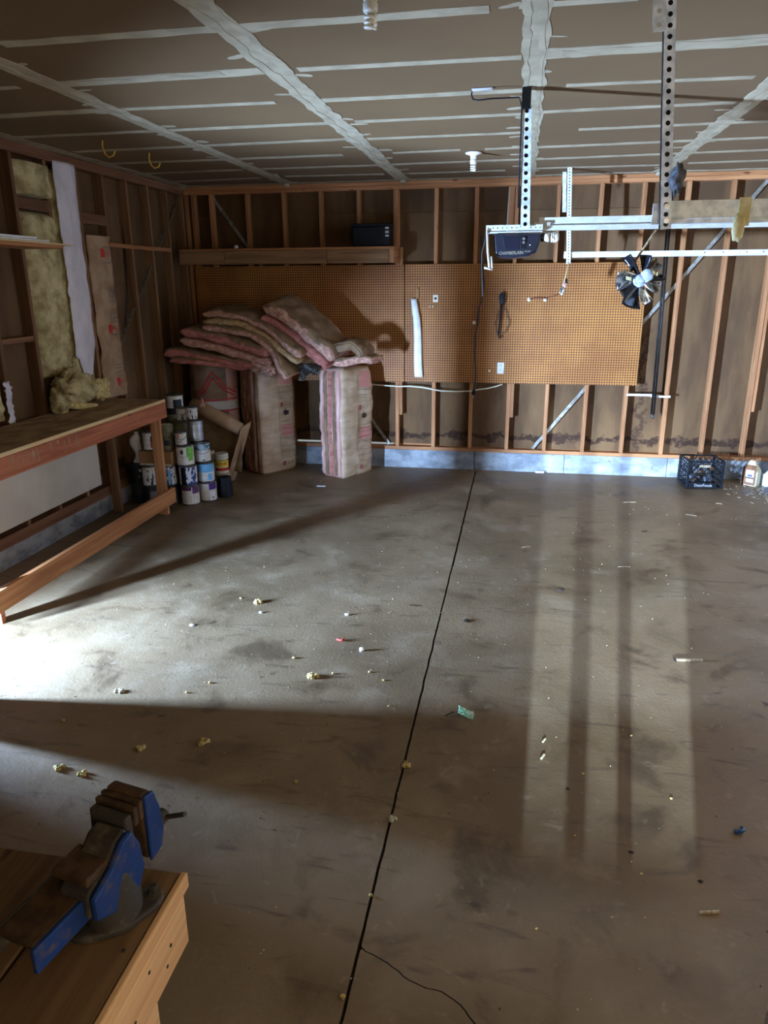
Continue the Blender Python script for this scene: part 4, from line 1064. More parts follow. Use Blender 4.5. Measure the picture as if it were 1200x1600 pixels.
# ------------------------------------------------------------------ LOOSE BATTS HEAPED ON THE BALES
def batt(name, label, path, wvec, widths, th, body, facing, seed, flip=1, bulge=.02, layers=1, lname=('fibre', 'kraft_facing'), fth=.006):
    pts = [Vector(p) for p in path]; t = thing(name, tuple(pts[len(pts) // 2]), label, 'insulation batt')
    def centre(s_):
        f = s_ * (len(pts) - 1); i = min(int(f), len(pts) - 2); u = f - i
        p0, p1, p2, p3 = pts[max(0, i - 1)], pts[i], pts[i + 1], pts[min(len(pts) - 1, i + 2)]
        return .5 * ((2 * p1) + (p2 - p0) * u + (2 * p0 - 5 * p1 + 4 * p2 - p3) * u * u + (3 * p1 - p0 - 3 * p2 + p3) * u ** 3)
    W_ = Vector(wvec).normalized()
    def frame(s_):
        c = centre(s_); d = (centre(min(1, s_ + .01)) - centre(max(0, s_ - .01))).normalized(); n = d.cross(W_).normalized()
        if n.z < 0: n = -n
        return c, d, n
    for ly in range(layers):
        off = (ly - (layers - 1) / 2) * th
        def sect(u, v, off=off, ly=ly):
            c, d, n = frame(v); a = u * 2 * PI; ca, sa = math.cos(a), math.sin(a)
            x = math.copysign(abs(ca) ** .45, ca) * widths / 2; z = math.copysign(abs(sa) ** .6, sa) * th * .5
            e = min(v, 1 - v); z *= min(1, .55 + e * 6)
            q = c + W_ * (x + .018 * nz((v * 6, ly * 5 + seed, 2))) + n * (off + z)
            return q + n * (bulge * nz(q * 7 + Vector((seed, 0, 0)), 1, 3)) + W_ * (.5 * bulge * nz(q * 16 + Vector((0, seed, 0)), 1, 3))
        m = MB(); m.grid(sect, 28, 34); m.f.append(tuple(k * 35 for k in range(28))); m.mi.append(0); m.f.append(tuple(k * 35 + 34 for k in range(28))); m.mi.append(0)
        m.build(lname[0], body if not isinstance(body, (list, tuple)) else body[ly % len(body)], t, smooth=True)
    # facing sheet over the top (or under) of the stack
    def sheet(u, v):
        c, d, n = frame(v); s_ = u * 2 - 1; e = min(v, 1 - v)
        q = c + W_ * (s_ * widths * .475 + .018 * nz((v * 6, seed, 2))) + n * flip * (layers * th * .5 * min(1, .75 + 3 * e) * (1 - .34 * abs(s_) ** 5) + .010)
        return q + n * (bulge * nz(q * 7 + Vector((seed, 0, 0)), 1, 3) + .008 * nz(q * 15 + Vector((seed, 4, 0)), 1, 3))
    MB().grid(sheet, 14, 34).build(lname[1], facing, t, smooth=True, solid=fth)
    return t


WV = (.22, 1, .10)
batt('loose_batt', 'pink batt at the bottom of the heap, its end jutting over the corner bale', [(-3.52, 7.22, 1.335), (-3.36, 7.24, 1.345), (-3.1, 7.25, 1.30), (-2.80, 7.27, 1.245), (-2.55, 7.28, 1.235)], WV, .40, .092, PINK, KRAFTD, 2, 1, .016)
batt('loose_batt', 'thin batt lying under the bottom one on the corner bale', [(-3.46, 7.20, 1.268), (-3.2, 7.21, 1.262), (-2.95, 7.25, 1.235), (-2.72, 7.27, 1.195)], WV, .38, .066, PINK, KRAFTD, 5, 1, .012)
batt('loose_batt', 'folded pink batt lying across the corner bale, second from the bottom', [(-3.32, 7.22, 1.525), (-3.10, 7.23, 1.475), (-2.85, 7.25, 1.42), (-2.62, 7.27, 1.35), (-2.46, 7.28, 1.30)], WV, .42, .098, [PINKP, PINK], KRAFTD, 8, 1, .018, 2)
batt('loose_batt', 'batt draped over the middle bale with its kraft end hanging down', [(-3.10, 7.25, 1.60), (-2.90, 7.26, 1.585), (-2.68, 7.27, 1.545), (-2.50, 7.28, 1.46), (-2.37, 7.27, 1.33), (-2.31, 7.25, 1.20), (-2.24, 7.24, 1.115)], WV, .40, .070, PINKP, KRAFTD, 11, 1, .018)
batt('loose_batt', 'folded batt with frayed edge lying on top of the draped one', [(-3.10, 7.30, 1.70), (-2.9, 7.30, 1.70), (-2.68, 7.31, 1.655), (-2.45, 7.31, 1.54), (-2.28, 7.30, 1.41), (-2.12, 7.29, 1.295)], WV, .40, .074, [TANFIB, PINKP], KRAFTD, 14, 1, .018, 2)
batt('loose_batt', 'thick folded batt with dusty kraft face, topmost of the heap', [(-2.47, 7.38, 1.77), (-2.32, 7.38, 1.70), (-2.14, 7.39, 1.575), (-1.98, 7.39, 1.435), (-1.80, 7.39, 1.275)], (.36, 1, .22), .46, .122, [PINK, PINKP], KRAFTD, 17, 1, .02, 2)
batt('loose_batt', 'curled kraft flap at the end of the heap above the outlet side bale', [(-1.86, 7.36, 1.36), (-1.74, 7.36, 1.395), (-1.64, 7.37, 1.41), (-1.565, 7.38, 1.37), (-1.53, 7.39, 1.30)], (.3, 1, .1), .28, .09, KRAFTD, KRAFTD, 20, 1, .012)
batt('loose_batt', 'short rolled batt end resting on the bale top nearest the outlet', [(-1.78, 7.30, 1.235), (-1.66, 7.32, 1.245), (-1.54, 7.36, 1.27), (-1.42, 7.42, 1.25)], (.4, 1, .05), .24, .082, PINKP, KRAFTD, 23, 1, .012)
o = thing('torn_fibre', (-2.56, 7.12, 1.2), 'torn tuft of pale pink fibre sticking out over the middle bale', 'insulation')
for i, (c, r) in enumerate((((-2.60, 7.13, 1.215), (.085, .06, .055)), ((-2.48, 7.12, 1.18), (.075, .06, .065)), ((-2.53, 7.13, 1.26), (.07, .05, .045)))):
    blob(MB(), c, r, 3 + i * 4, .7, 3.2, 30, 20).build('fibre', PINKP, o, smooth=True)
o = thing('film_scrap', (-2.1, 7.2, 1.1), 'scrap of black plastic film hanging beside the bale top', 'plastic')
MB().grid(lambda u, v: (-2.20 + .24 * u + .03 * nz((u * 4, v * 4, 0)), 7.20 + .05 * math.sin(u * 5 + v * 3), 1.06 + .10 * u + .16 * v * (1 - .5 * u) + .03 * nz((u * 3, v * 5, 9))), 12, 10).build('sheet', DKPLASTICFILM, o, smooth=True, solid=.003)


# ------------------------------------------------------------------ PAINT CANS
def rot_to(x, y):  # angle of the camera as seen from the can
    return math.atan2(-y, -x)


def can(name, label, x, y, z, r, h, body, lid=TINRIM, bands=(), tilt=None, handle=False, text=None, group=None, label_mat=None):
    t = thing(name, (x, y, z), label, 'paint can', group)
    if tilt: t.rotation_euler = tilt
    MB().lathe([(r * .955, .001), (r * .985, .004), (r * .985, .010), (r * .965, .013), (r * .965, h - .016), (r * .99, h - .012), (r * .99, h - .003), (r * .93, h - .0005), (r * .90, h - .006), (r * .02, h - .006)], 28).build('tin', body, t, world=False); TIN = bpy.data.objects[t.name].children[0]
    MB().lathe([(r * .80, h - .0055), (r * .86, h - .002), (r * .84, h + .0015), (r * .70, h - .001), (r * .02, h - .001)], 26).build('lid', lid, t, world=False)
    a0 = rot_to(x, y); rr = r * .972
    def P(a, zz, off=0): return ((rr + off) * math.cos(a0 + a), (rr + off) * math.sin(a0 + a), zz)
    for i, (b0, b1, z0, z1, mt) in enumerate(bands):
        n = max(2, int(abs(b1 - b0) / .12)); off = .0006 * (i + 1)
        MB().grid(lambda u, v: P(b0 + (b1 - b0) * u, h * (z0 + (z1 - z0) * v), off), n, 2).build('label', mt, t, True, world=False)
    if handle:
        pts = [P(-1.5 + 3.0 * k / 14, h * (.80 - .34 * math.sin(PI * k / 14)), .006) for k in range(15)]
        MB().tube(pts, .0022, 6).build('bail_handle', DARKSTEEL, t, True, world=False)
    for tx in (text or ()):
        txt, size, mt, ang, zf = tx
        lettering(txt, size, mt, TIN, lambda a, b: P(ang + a / rr, h * zf + b, .0045), world=False)
    return t


LW = M('can_label_white', (226, 222, 212), (210, 204, 190), (30, 30, 30), rough=.5)
LCR = M('can_label_cream', (206, 198, 172), (176, 166, 138), (30, 30, 30), rough=.6)
LGR = M('can_label_green', (128, 186, 76), (96, 160, 60), (40, 40, 40), rough=.5)
LBL = M('can_label_blue', (126, 186, 220), (104, 168, 208), (12, 12, 12), rough=.5)
LPU = M('can_label_purple', (92, 50, 96), rough=.5); LVI = M('can_label_violet', (72, 40, 110), rough=.5)
LTE = M('can_label_teal', (60, 104, 110), (176, 190, 196), (22, 22, 22), lo=.45, hi=.55, rough=.5)
LNV = M('can_label_navy', (52, 62, 112), rough=.5); LBK = M('can_label_black', (18, 20, 26), rough=.45)
LBW = M('can_label_marbled', (226, 228, 234), (40, 62, 110), (34, 34, 14), lo=.5, hi=.56, rough=.5)
LBD = M('can_label_drip', (214, 212, 206), (40, 38, 38), (34, 34, 14), lo=.54, hi=.60, rough=.5)
LRE = M('can_label_red', (176, 56, 40), rough=.5); LYE = M('can_label_yellow', (236, 196, 62), rough=.5)
LOL = M('can_olive_tin', (118, 112, 82), (90, 86, 62), (14, 14, 30), rough=.5, metal=.3)
TDK = M('can_dark_tin', (34, 34, 34), (56, 54, 50), (12, 12, 12), rough=.45, metal=.3)
G, H, Q, QH = .083, .19, .054, .125
can('paint_can', 'white paint can with plum label top, on the floor, front of the stack', -3.02, 6.23, 0, G, H, TINRIM, bands=[(-1.5, 1.5, .07, .93, LW), (-1.3, .15, .76, .94, LPU), (.2, 1.2, .60, .94, LPU), (.12, .19, .07, .93, PAINTW)])
can('paint_can', 'white paint can with a violet label corner, on the floor beside the black pot', -2.905, 6.375, 0, G, H, TINRIM, bands=[(-1.5, 1.5, .07, .93, LW), (.1, 1.2, .62, .94, LVI), (.15, .9, .06, .5, PAINTW)], text=[('■', .02, PRINTDK, .55, .2)])
can('paint_can', 'paint can with black and marbled blue label, second from the floor', -3.025, 6.225, H + .002, G, H, TINRIM, bands=[(-1.5, -.95, .05, .94, LW), (-.95, -.28, .05, .94, LBK), (-.28, 1.5, .05, .94, LBW), (-.1, 1.3, .05, .16, LNV)], handle=False)
can('paint_can', 'paint can with a sky blue label, second from the floor', -2.91, 6.372, H + .002, G * .97, H, TINRIM, bands=[(-1.5, 1.5, .06, .55, LW), (-1.5, 1.5, .52, .93, LBL), (.2, .75, .10, .45, LBL)])
can('paint_can', 'white paint can with a green label panel, third from the floor', -3.04, 6.23, 2 * (H + .002), G, H, TINRIM, bands=[(-1.5, 1.5, .05, .94, LW), (.12, 1.1, .45, .92, LGR), (.3, .95, .25, .62, LGR), (-.55, -.22, .60, .80, PRINTDK)], text=[('Paint', .022, PRINTGREY, -.38, .45)])
can('paint_can', 'white paint can with a teal marbled label, third from the floor', -2.935, 6.38, 2 * (H + .002), G * .93, H, TINRIM, bands=[(-1.5, 1.5, .05, .94, LW), (-1.5, 1.5, .62, .94, LTE)], handle=True, text=[('■■', .016, PRINTDK, .1, .12)])
can('paint_can', 'small white quart can with a wire bail, on the green labelled can', -3.062, 6.215, 3 * (H + .002), Q, QH, TINRIM, bands=[(-1.5, 1.5, .06, .92, LW), (-.7, -.2, .55, .88, PRINTPINK)], handle=True, text=[('PAINT', .014, PRINTDK, -.25, .30)])
can('paint_can', 'bare silver paint can, upper tier behind the white quart', -3.01, 6.43, 3 * (H + .002), G * .92, H * 1.02, TINM, lid=TINRIM, bands=[(-.35, .45, .12, .85, TINM)])
can('paint_can', 'olive paint can behind the silver can, upper tier', -3.215, 6.55, 3 * (H + .002), G, H * .9, LOL, lid=LOL)
can('paint_can', 'drip stained quart can standing on the olive can', -3.185, 6.53, 3 * (H + .002) + H * .9 + .002, Q, QH, LOL, bands=[(-1.5, 1.5, .05, .92, LBD)], handle=True)
can('paint_can', 'tilted drip stained quart can on the silver can', -3.055, 6.47, 3 * (H + .002) + H * 1.02 + .004, Q, QH, TINRIM, bands=[(-1.5, 1.5, .05, .92, LBD)], tilt=(.02, .10, 0))
can('paint_can', 'white and black labelled can, topmost at the back of the stack', -3.38, 6.80, 4 * (H + .002), G, H, TDK, bands=[(-1.5, 1.5, .3, .93, LW), (-.2, .9, .05, .75, LBK)])
can('paint_can', 'dark round lidded can at the back beside the topmost can', -3.546, 6.73, 4 * (H + .002) - .02, G, H * .85, TDK)
can('paint_can', 'white and blue marbled can just beyond the bench leg', -3.205, 6.20, H + .002, G * .8, H, TINRIM, bands=[(-1.5, 1.5, .04, .94, LBW), (-.2, .2, .1, .8, LBL)])
can('paint_can', 'drip labelled can under the bench corner behind the leg', -3.375, 6.155, H + .002, G * .9, H, TINRIM, bands=[(-1.5, 1.5, .04, .82, LBD), (-1.5, 1.5, .82, .95, LCR)])
can('paint_can', 'black gallon can with a pale ring mark, under the bench end', -3.535, 6.215, H + .002, G * 1.05, H, TDK, lid=TDK, bands=[(-1.5, 1.5, .04, .95, LBK), (.12, .34, .62, .78, PRINTWH), (.02, .22, .32, .46, PRINTGREY)], handle=True)
for x, y, lab in ((-3.205, 6.20, 'dark can on the floor below the blue marbled can'), (-3.375, 6.155, 'dark can on the floor below the drip labelled can'), (-3.535, 6.215, 'dark can on the floor below the black gallon can')):
    can('paint_can', lab, x, y, 0, G * .95, H, TDK, lid=TDK, bands=[(-.3, .6, .3, .75, PRINTGREY)] if x == -3.375 else ())
for k in range(3):
    can('paint_can', ('dark can hidden low in the middle of the stack, on the floor', 'dark can hidden in the middle of the stack, second tier', 'dark can hidden in the middle of the stack, third tier')[k], -3.215, 6.55, k * (H + .002), G, H, TDK, lid=TDK)
for k in range(4):
    can('paint_can', ('dark can at the back of the stack, on the floor', 'dark can at the back of the stack, second tier', 'olive can at the back of the stack, third tier', 'olive can at the back of the stack, fourth tier')[k], -3.40, 6.78, k * (H + .002), G, H, (TDK, TDK, LOL, LOL)[k], lid=TDK)
bxn = thing('cardboard_carton', (-3.30, 6.2, .39), 'small brown cardboard carton lying on two paint cans by the bench leg', 'carton')
bx('carton', CARD, bxn, -3.46, 6.13, 2 * (H + .002) + .001, -3.135, 6.30, 2 * (H + .002) + .135, .003); bx('base_flap', LCR, bxn, -3.455, 6.125, 2 * (H + .002) + .001, -3.14, 6.129, 2 * (H + .002) + .02, .001)
ct = 2 * (H + .002) + .137
can('paint_can', 'white and red labelled can standing on the carton', -3.375, 6.21, ct, G * .76, H * .93, TINRIM, bands=[(-1.5, 1.5, .04, .93, LW), (.05, .55, .15, .62, LRE), (.1, .7, .5, .78, LBK)])
can('paint_can', 'olive quart can standing on the carton beside the leg', -3.205, 6.22, ct, Q * 1.05, QH, LOL, bands=[(-1.5, 1.5, .05, .92, LOL), (-.5, .4, .4, .8, LBK)])
can('paint_can', 'olive can on the quart beside the bench leg', -3.205, 6.225, ct + QH + .002, Q * 1.2, QH * .9, LOL, lid=LCR)
jg = thing('white_bottle', (-3.535, 6.24, .386), 'curved white plastic bottle standing on the black gallon can', 'bottle')
m = MB(); m.grid(lambda u, v: (-3.535 + .02 * math.sin(v * 6.5) + (.050 - .014 * max(0, math.sin(v * 7 - 1))) * (1 - max(0, v - .85) * 4) * math.cos(u * 2 * PI), 6.25 + .045 * (1 - max(0, v - .85) * 4) * math.sin(u * 2 * PI), 2 * (H + .002) + .27 * v), 20, 20); m.build('body', WHITEP, jg, smooth=True)
MB().lathe([(.020, 0), (.020, .03), (.004, .031)], 14, (-3.53, 6.25, 2 * (H + .002) + .262)).build('cap', WHITEP, jg)
# tub, black pot
tb = can('paint_tub', 'white plastic paint tub with yellow and red label, on a tin by the roll', -2.885, 6.70, H + .002, .068, .20, WHITEP, lid=LCR, bands=[(-1.5, 1.5, .34, .66, LYE), (-1.5, 1.5, .14, .30, LRE), (-1.5, 1.5, .66, .69, LBK)], text=[('BEHR', .046, PRINTDK, .02, .50)])
for zf in (.76, .84, .92): MB().lathe([(.068, .20 * zf - .004), (.071, .20 * zf - .003), (.071, .20 * zf + .003), (.068, .20 * zf + .004)], 24).build('rib', WHITEP, tb, True, world=False)
can('paint_can', 'cream tin on the floor under the white paint tub', -2.885, 6.70, 0, .075, H, LCR)
can('paint_can', 'rusty lidded tin behind the white paint tub, its top showing', -3.05, 6.725, H + .002, G, .21, LCR, lid=M('rusty_lid', (150, 92, 58), (206, 196, 176), (30, 30, 30), rough=.6))
can('paint_can', 'dark tin on the floor under the rusty lidded tin', -3.05, 6.725, 0, G, H, TDK)
bp = thing('black_pot', (-2.80, 6.53, 0), 'black plastic nursery pot upside down on the floor by the cans', 'pot')
MB().lathe([(.073, .001), (.075, .006), (.064, .195), (.060, .199), (.03, .200), (.028, .192), (.004, .192)], 26, (-2.79, 6.52, 0)).build('pot', BLACKP, bp, smooth=False, bevel=.002)
# kraft paper roll leaning behind the cans
kr = thing('paper_roll', (-3.0, 6.95, 0), 'roll of brown kraft paper with a hanging flap leaning behind the cans', 'paper roll')
m = MB(); m.tube([(-3.26, 6.95, .845), (-3.18, 6.93, .82), (-3.05, 6.91, .745), (-2.88, 6.90, .665), (-2.74, 6.90, .60)], [.050, .066, .072, .074, .062], 18); m.build('roll', KRAFT, kr, smooth=True)
m = MB(); m.grid(lambda u, v: (-2.72 - .23 * u ** 1.2 + .03 * v - .01 * nz((u * 3, v * 2, 1)), 6.86 + .22 * v - .03 * math.sin(u * 4), .62 - .617 * u + .03 * v * (1 - u)), 18, 8); m.build('flap', KRAFT, kr, smooth=True, solid=.004)
m = MB(); m.grid(lambda u, v: (-3.22 + .48 * v - .05 * u, 6.93 + .05 * u, .80 - .24 * v - .50 * u * (1 - .1 * v)), 14, 14); m.build('flap', KRAFTD, kr, smooth=True, solid=.004)
blob(MB(), (-3.12, 6.87, .845), (.03, .02, .05), 5, .7, 3, 14, 12).build('torn_tab', PINKP, kr, smooth=True)

# ------------------------------------------------------------------ MILK CRATE AND JUGS
cr = thing('milk_crate', (1.90, 7.68, 0), 'black lattice milk crate against the back wall', 'crate', None, math.radians(4.5))
CW, CD, CH = .168, .15, .285


def cl(name, m): return m.build(name, BLACKP, cr, world=False, bevel=.0015)


for sx in (-1, 1):
    for sy in (-1, 1): cl('corner_post', MB().box(sx * CW - .011, sy * CD - .011, .006, sx * CW + .011, sy * CD + .011, CH))
for z0, z1 in ((.006, .018), (.052, .062), (.155, .163), (CH - .016, CH)):
    for sy in (-1, 1): cl('rail', MB().box(-CW + .0, sy * CD - .006, z0, CW, sy * CD + .006, z1))
    for sx in (-1, 1): cl('rail', MB().box(sx * CW - .006, -CD, z0, sx * CW + .006, CD, z1))
for side in range(4):
    m = MB(); L = CW if side < 2 else CD; sg = -1 if side % 2 == 0 else 1
    def q(a, z): return (a, sg * CD, z) if side < 2 else (sg * CW, a, z)
    n = 6
    for k in range(-3, n + 1):
        for di in (1, -1):
            a0 = -L + 2 * L * k / n; a1 = a0 + 3 * 2 * L / n; za, zb_ = .062, .262
            if a0 < -L: t = (-L - a0) / (a1 - a0); za = .062 + .2 * t; a0 = -L
            if a1 > L: t = (L - a0) / (a1 - a0); zb_ = za + (zb_ - za) * t; a1 = L
            if a1 - a0 < .02: continue
            hx = lambda a: a * di
            inhandle = False
            m.bar(q(hx(a0), za), q(hx(a1), zb_), .006, .006, (0, 1, 0) if side < 2 else (1, 0, 0))
    cl('lattice', m)
FPN = cl('front_panel', MB().box(-CW + .02, -CD - .007, .018, CW - .05, -CD - .001, .052)); cl('base_grid', MB().box(-CW, -CD, .004, CW, CD, .010))
lettering('DeanFoods', .040, PRINTWH, FPN, lambda a, b: (-.012 + a * .95, -CD - .0078, .035 + b), world=False)
MB().box(-.07, -CD - .010, .222, .04, -CD - .004, .246).build('handle_grip', TWIG, cr, world=False, bevel=.004)
for i, (x, y, z, r) in enumerate(((-.06, .02, .06, .05), (.06, -.03, .07, .055), (.02, .07, .10, .05), (-.09, -.06, .10, .04), (.11, .05, .16, .035))):
    tag(blob(MB(), (1.90 + x, 7.69 + y, z), (r, r * .8, r * .6), i, .6, 3, 16, 12).build('shop_rag', GREYFOAM if i % 2 else KRAFTD, smooth=True), ('tan crumpled rag at the bottom of the milk crate', 'grey crumpled rag at the front of the milk crate', 'tan crumpled rag in the middle of the milk crate', 'grey crumpled rag in the near corner of the milk crate', 'tan scrap near the rim inside the milk crate')[i], 'rag')


def jug(label, x, y, rz, body, front, w, d, h, handle):
    t = thing('plastic_jug', (x, y, 0), label, 'jug', None, rz)
    def xyz(u, v):
        a = u * 2 * PI; ca, sa = math.cos(a), math.sin(a); p = 5; r = (abs(ca / (w / 2)) ** p + abs(sa / (d / 2)) ** p) ** (-1 / p)
        k = 1 if v < .6 else 1 - (v - .6) / .4 * .72
        if handle: k = 1 if v < .50 else max(.24, 1 - ((v - .50) / .14) * .56) if v < .64 else .42 - .18 * (v - .64) / .36
        return (r * ca * k, r * sa * k, .001 + h * v)
    m = MB(); m.grid(xyz, 28, 24); o = len(m.v); m.f.append(tuple(i * 25 for i in range(28))); m.mi.append(0); m.f.append(tuple(i * 25 + 24 for i in range(28))); m.mi.append(0)
    m.build('body', body, t, smooth=True, world=False)
    MB().lathe([(.021, h), (.021, h + .018), (.004, h + .019)], 16, (0, 0, 0)).build('cap', (BROWNL if not handle else IVORY), t, world=False)
    return t


j1 = jug('cream plastic jug with a brown label, next to the milk crate', 2.415, 7.77, math.radians(52), CREAMJ, None, .13, .16, .255, False)
MB().box(-.0668, -.066, .010, -.0660, .066, .17).build('brown_label', BROWNL, j1, world=False); MB().prism([(-.0668, -.066, .17), (-.0668, .066, .17), (-.045, .05, .215), (-.045, -.05, .215)], (0, 0, 0), (.001, 0, 0)).build('brown_label', BROWNL, j1, world=False)
MB().box(-.0676, -.05, .095, -.0669, .03, .165).build('label_patch', PRINTWH, j1, world=False); MB().box(-.0676, -.05, .04, -.0669, .02, .075).build('label_patch', PRINTWH, j1, world=False)
MB().box(-.0682, -.035, .10, -.0677, .01, .12).build('label_print', LNV, j1, world=False)
j2 = jug('white handled plastic jug, farthest from the milk crate', 2.61, 7.77, math.radians(10), WHITEJ, None, .175, .14, .225, True)
MB().tube([(.02, -.02, .215), (.055, -.03, .19), (.060, -.035, .14), (.045, -.04, .11)], .014, 10).build('handle', WHITEJ, j2, smooth=True, world=False)
MB().tube([(-.05, -.0715, .02), (-.05, -.0718, .06), (-.02, -.072, .085), (.01, -.072, .088), (.015, -.05, .12)], .0022, 6).build('marker_line', PRINTGREY, j2, smooth=True, world=False)

# straw and shavings by the jugs
m = MB()
for k in range(420):
    x = 2.1 + random.random() * .9; y = 7.05 + random.random() ** .7 * .72
    if random.random() > (x - 1.9) * 1.3: continue
    a = random.random() * PI; l = random.uniform(.008, .035); w = random.uniform(.0015, .004)
    m.bar((x, y, .003), (x + l * math.cos(a), y + l * math.sin(a), .004 + random.random() * .006), w, .002)
tag(m.build('wood_shavings', TWIG), 'pale wood shavings scattered on the floor by the jugs', 'shavings', None, 'stuff')
m = MB()
for k in range(700):
    x = random.uniform(-2.6, 2.4); y = random.uniform(1.6, 7.8)
    a = random.random() * PI; l = random.uniform(.002, .006)
    m.bar((x, y, .001), (x + l * math.cos(a), y + l * math.sin(a), .002), l * .7, .002)
tag(m.build('floor_crumbs', M('crumb_mix', (196, 178, 140), (66, 52, 40), (3, 3, 3), lo=.47, hi=.53, rough=1, rng=False)), 'tiny crumbs and grit strewn over the concrete floor', 'grit', None, 'stuff')


# ------------------------------------------------------------------ LITTER ON THE FLOOR
def crumb(name, x, y, r, label, cat, mat=YFIB2, sq=.8, seed=None, group=None, n=1, amp=.55):
    if name == 'foam_chunk': n, r, amp = n + 2, r * .72, .9
    s_ = seed or int(x * 971 + y * 331) % 97; m = MB()
    for k in range(n): blob(m, (x + r * 1.05 * math.cos(k * 2.3 + s_) * min(1, n - 1) * (1 if n < 5 else 1.6), y + r * 1.05 * math.sin(k * 2.3 + s_) * min(1, n - 1), r * sq * .72), (r, r * .8, r * sq), s_ + k * 5, amp, 2.6, 14, 10)
    return tag(m.build(name, mat, smooth=True), label, cat, group)


crumb('foam_chunk', -1.61, 4.16, .020, 'yellow foam chunk with a long shadow in the sunlit patch, farthest out', 'foam', n=2)
crumb('foam_chunk', -1.0, 3.31, .018, 'cluster of yellow foam chunks at the edge of the sunlit patch', 'foam', n=3)
crumb('foam_chunk', -1.34, 2.66, .020, 'round yellow foam chunk in the shade beyond the vise, largest one', 'foam')
crumb('foam_chunk', -1.60, 2.57, .016, 'yellow foam chunk in the shade, second from the round one', 'foam')
crumb('foam_chunk', -1.88, 2.38, .017, 'yellow foam chunk near the vise, the outer of a pair', 'foam')
crumb('foam_chunk', -1.76, 2.36, .016, 'yellow foam chunk near the vise, the inner of a pair', 'foam')
crumb('foam_chunk', -.395, 2.655, .015, 'yellow foam chunk sitting in the floor joint, farther one', 'foam')
crumb('foam_chunk', -.40, 2.32, .013, 'pale foam chunk sitting in the floor joint, nearer one', 'foam', LCR)
crumb('white_chip', -.80, 3.64, .014, 'small white chip with a shadow near the red bit', 'chip', PAINTW, .9)
crumb('white_chip', -.99, 4.08, .012, 'small white chip near the crossing joint', 'chip', PAINTW, .6)
crumb('white_chip', -1.54, 4.02, .011, 'small white chip beside the farthest foam chunk', 'chip', PAINTW, .6)
crumb('white_chip', -1.90, 3.78, .016, 'flat white flake in the sunlit patch', 'chip', PAINTW, .3)
crumb('dirt_clods', -1.95, 3.0, .011, 'string of grey dirt clods at the shadow edge', 'dirt', LCR, .7, n=6)
GR = 'small crumbs of foam on the concrete'
for x, y, r in ((-.9, 3.36, .008), (-.71, 3.41, .007), (-1.52, 3.16, .008), (-1.6, 3.05, .007), (-2.08, 2.71, .010), (-.84, 2.47, .008), (-1.16, 3.49, .009), (-1.75, 4.21, .007), (-.41, 1.94, .007), (-.42, 1.56, .009), (.7, 2.63, .006), (.6, 3.05, .006), (.36, 2.73, .006), (-.62, 3.34, .007), (-.55, 3.1, .006), (.15, 1.9, .005), (.52, 2.2, .005), (.3, 2.35, .005)):
    crumb('crumb', x, y, r, 'tiny pale crumb of insulation foam on the concrete floor', 'crumb', YFIB2, .7, group=GR)
o = thing('candy_wrapper', (-.17, 3.09, 0), 'crumpled green and white wrapper on the floor', 'wrapper')
MB().grid(lambda u, v: (-.205 + .075 * u + .01 * nz((u * 5, v * 5, 1)), 3.115 - .045 * u + .055 * (v - .5) * (1 + .4 * abs(u - .5)), .010 + .012 * abs(nz((u * 4, v * 4, 3))) + .008 * math.sin(v * PI)), 8, 8).build('foil', GREENP, o, solid=.0015)
MB().grid(lambda u, v: (-.155 + .03 * u, 3.07 - .02 * u + .018 * v, .024 + .004 * math.sin(v * PI)), 4, 4).build('label', LCR, o, solid=.001)
tag(MB().tube([(-.265, 3.06, .004), (-.235, 3.095, .006), (-.225, 3.10, .004)], .003, 6).build('twig', DARKBIT), 'short dark twig lying beside the green wrapper', 'twig')
st_ = thing('wood_stick', (1.0, 3.83, 0), 'weathered wooden stick lying out on the open concrete', 'stick')
MB().bar((.945, 3.815, .008), (1.085, 3.835, .008), .014, .012).build('stick', TWIG, st_, bevel=.002); MB().bar((.93, 3.812, .007), (.944, 3.815, .007), .016, .010).build('tip', DARKBIT, st_)
tag(MB().bar((.685, 2.055, .006), (.75, 2.07, .006), .010, .009).build('wood_sliver', TWIG, bevel=.002), 'pale wood sliver on the floor near the white jamb', 'sliver')
tag(MB().bar((.185, 2.80, .005), (.20, 2.835, .005), .009, .008).build('peg_stub', CREAMJ, bevel=.002), 'short cream peg stub on the floor, nearer of two', 'peg')
tag(MB().bar((.195, 2.925, .005), (.208, 2.955, .005), .008, .007).build('peg_stub', CREAMJ, bevel=.002), 'short cream peg stub on the floor, farther of two', 'peg')
o = thing('blue_cap_piece', (.92, 2.48, 0), 'broken blue plastic piece on the floor', 'plastic piece')
MB().tube([(.905, 2.47, .006), (.92, 2.465, .012), (.935, 2.48, .012), (.935, 2.50, .006)], .007, 8).build('arc', BLUEP, o, smooth=True); MB().box(.90, 2.462, .002, .915, 2.478, .014).build('tab', BLUEP, o, bevel=.002)
o = thing('red_clip', (-.94, 3.73, 0), 'small red plastic clip in the sunlit patch', 'clip')
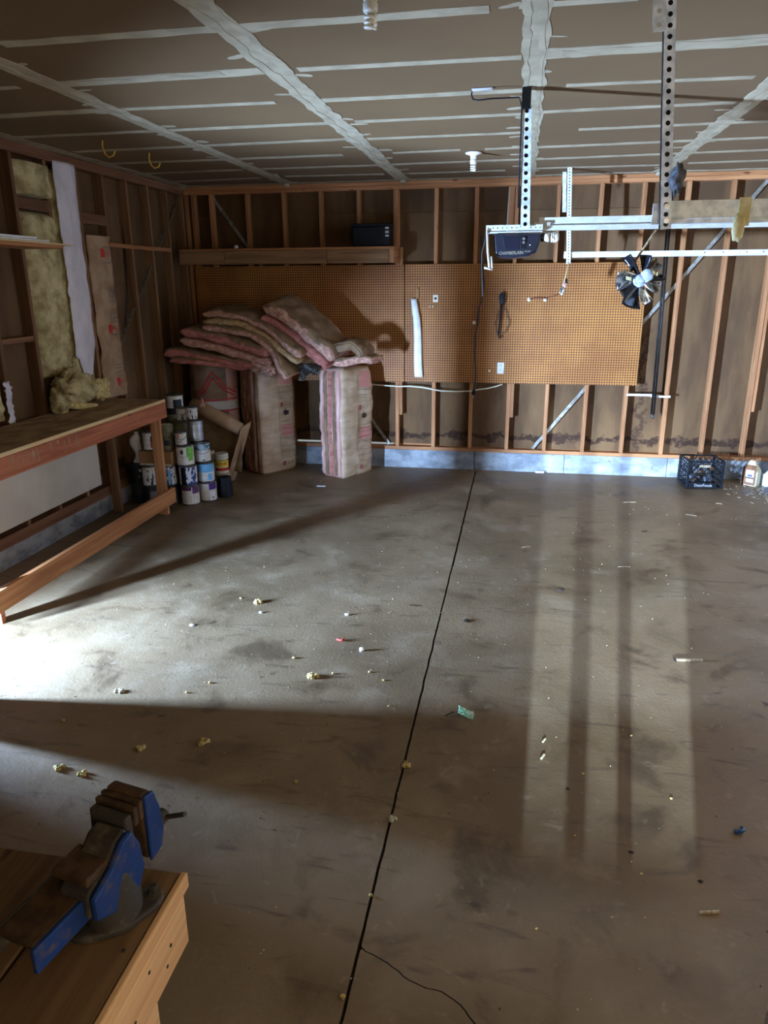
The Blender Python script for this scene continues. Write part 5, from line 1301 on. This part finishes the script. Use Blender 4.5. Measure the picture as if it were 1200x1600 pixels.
MB().tube([(-.975, 3.745, .004), (-.95, 3.73, .008), (-.925, 3.725, .010)], .005, 7).build('clip', REDP, o, smooth=True); MB().tube([(-.945, 3.735, .006), (-.93, 3.75, .014)], .004, 6).build('tooth', REDP, o, smooth=True)
for i, (x, y, lab) in enumerate(((.36, 4.70, 'dark dried leaf on the concrete beyond the stick'), (-.24, 4.12, 'dark flat leaf bit near the long joint'), (.29, 2.62, 'small dark leaf bit near the peg stubs'), (.72, 2.2, 'small dark leaf bit near the wood sliver'), (.5, 2.3, 'small dark leaf bit on the open floor'))):
    crumb('leaf_bit', x, y, .022 if i < 2 else .008, lab, 'leaf', DARKBIT, .25, amp=.7)
tag(MB().box(.25, 7.905, .001, .34, 7.94, .022).build('white_block', PAINTW, bevel=.003), 'small white block on the floor against the stem wall', 'block')
tag(MB().bar((-1.99, 7.005, .003), (-1.90, 7.015, .003), .025, .004).build('white_scrap', PAINTW), 'flat white scrap on the floor in front of the bales', 'scrap')
tag(MB().bar((-3.46, 4.1, .003), (-3.40, 4.62, .003), .03, .004).build('light_streak', PAINTW), 'white strip as a streak of light on the floor under the workbench', 'streak')  # streak of light on the floor, drawn as a white strip
for i, (x, y) in enumerate(((1.55, 6.6), (1.05, 6.9), (.8, 5.2), (1.9, 7.0), (.1, 5.5))):
    l = random.uniform(.05, .12); a = random.uniform(-.6, .6)
    tag(MB().tube([(x, y, .003), (x + l * .5, y + l * a * .4, .006), (x + l, y + l * a, .003)], .0025, 5).build('straw', TWIG), ('dry straw on the floor ahead of the milk crate', 'dry straw on the floor under the far track', 'dry straw lying near the crossing joint', 'dry straw nearest the wood shavings', 'dry straw beside the long joint')[i], 'straw')
# unseen grey drum added as an occluder; its shadow splits the hatch beam
tc = thing('hatch_blocker', (-2.76, 2.69, 0), 'grey drum added out of view to block part of the hatch light', 'bin')
MB().lathe([(.115, .001), (.14, .70), (.145, .71), (.138, .72), (.11, .02), (.01, .02)], 24, (-2.76, 2.69, 0)).build('bin', GREYFOAM, tc)
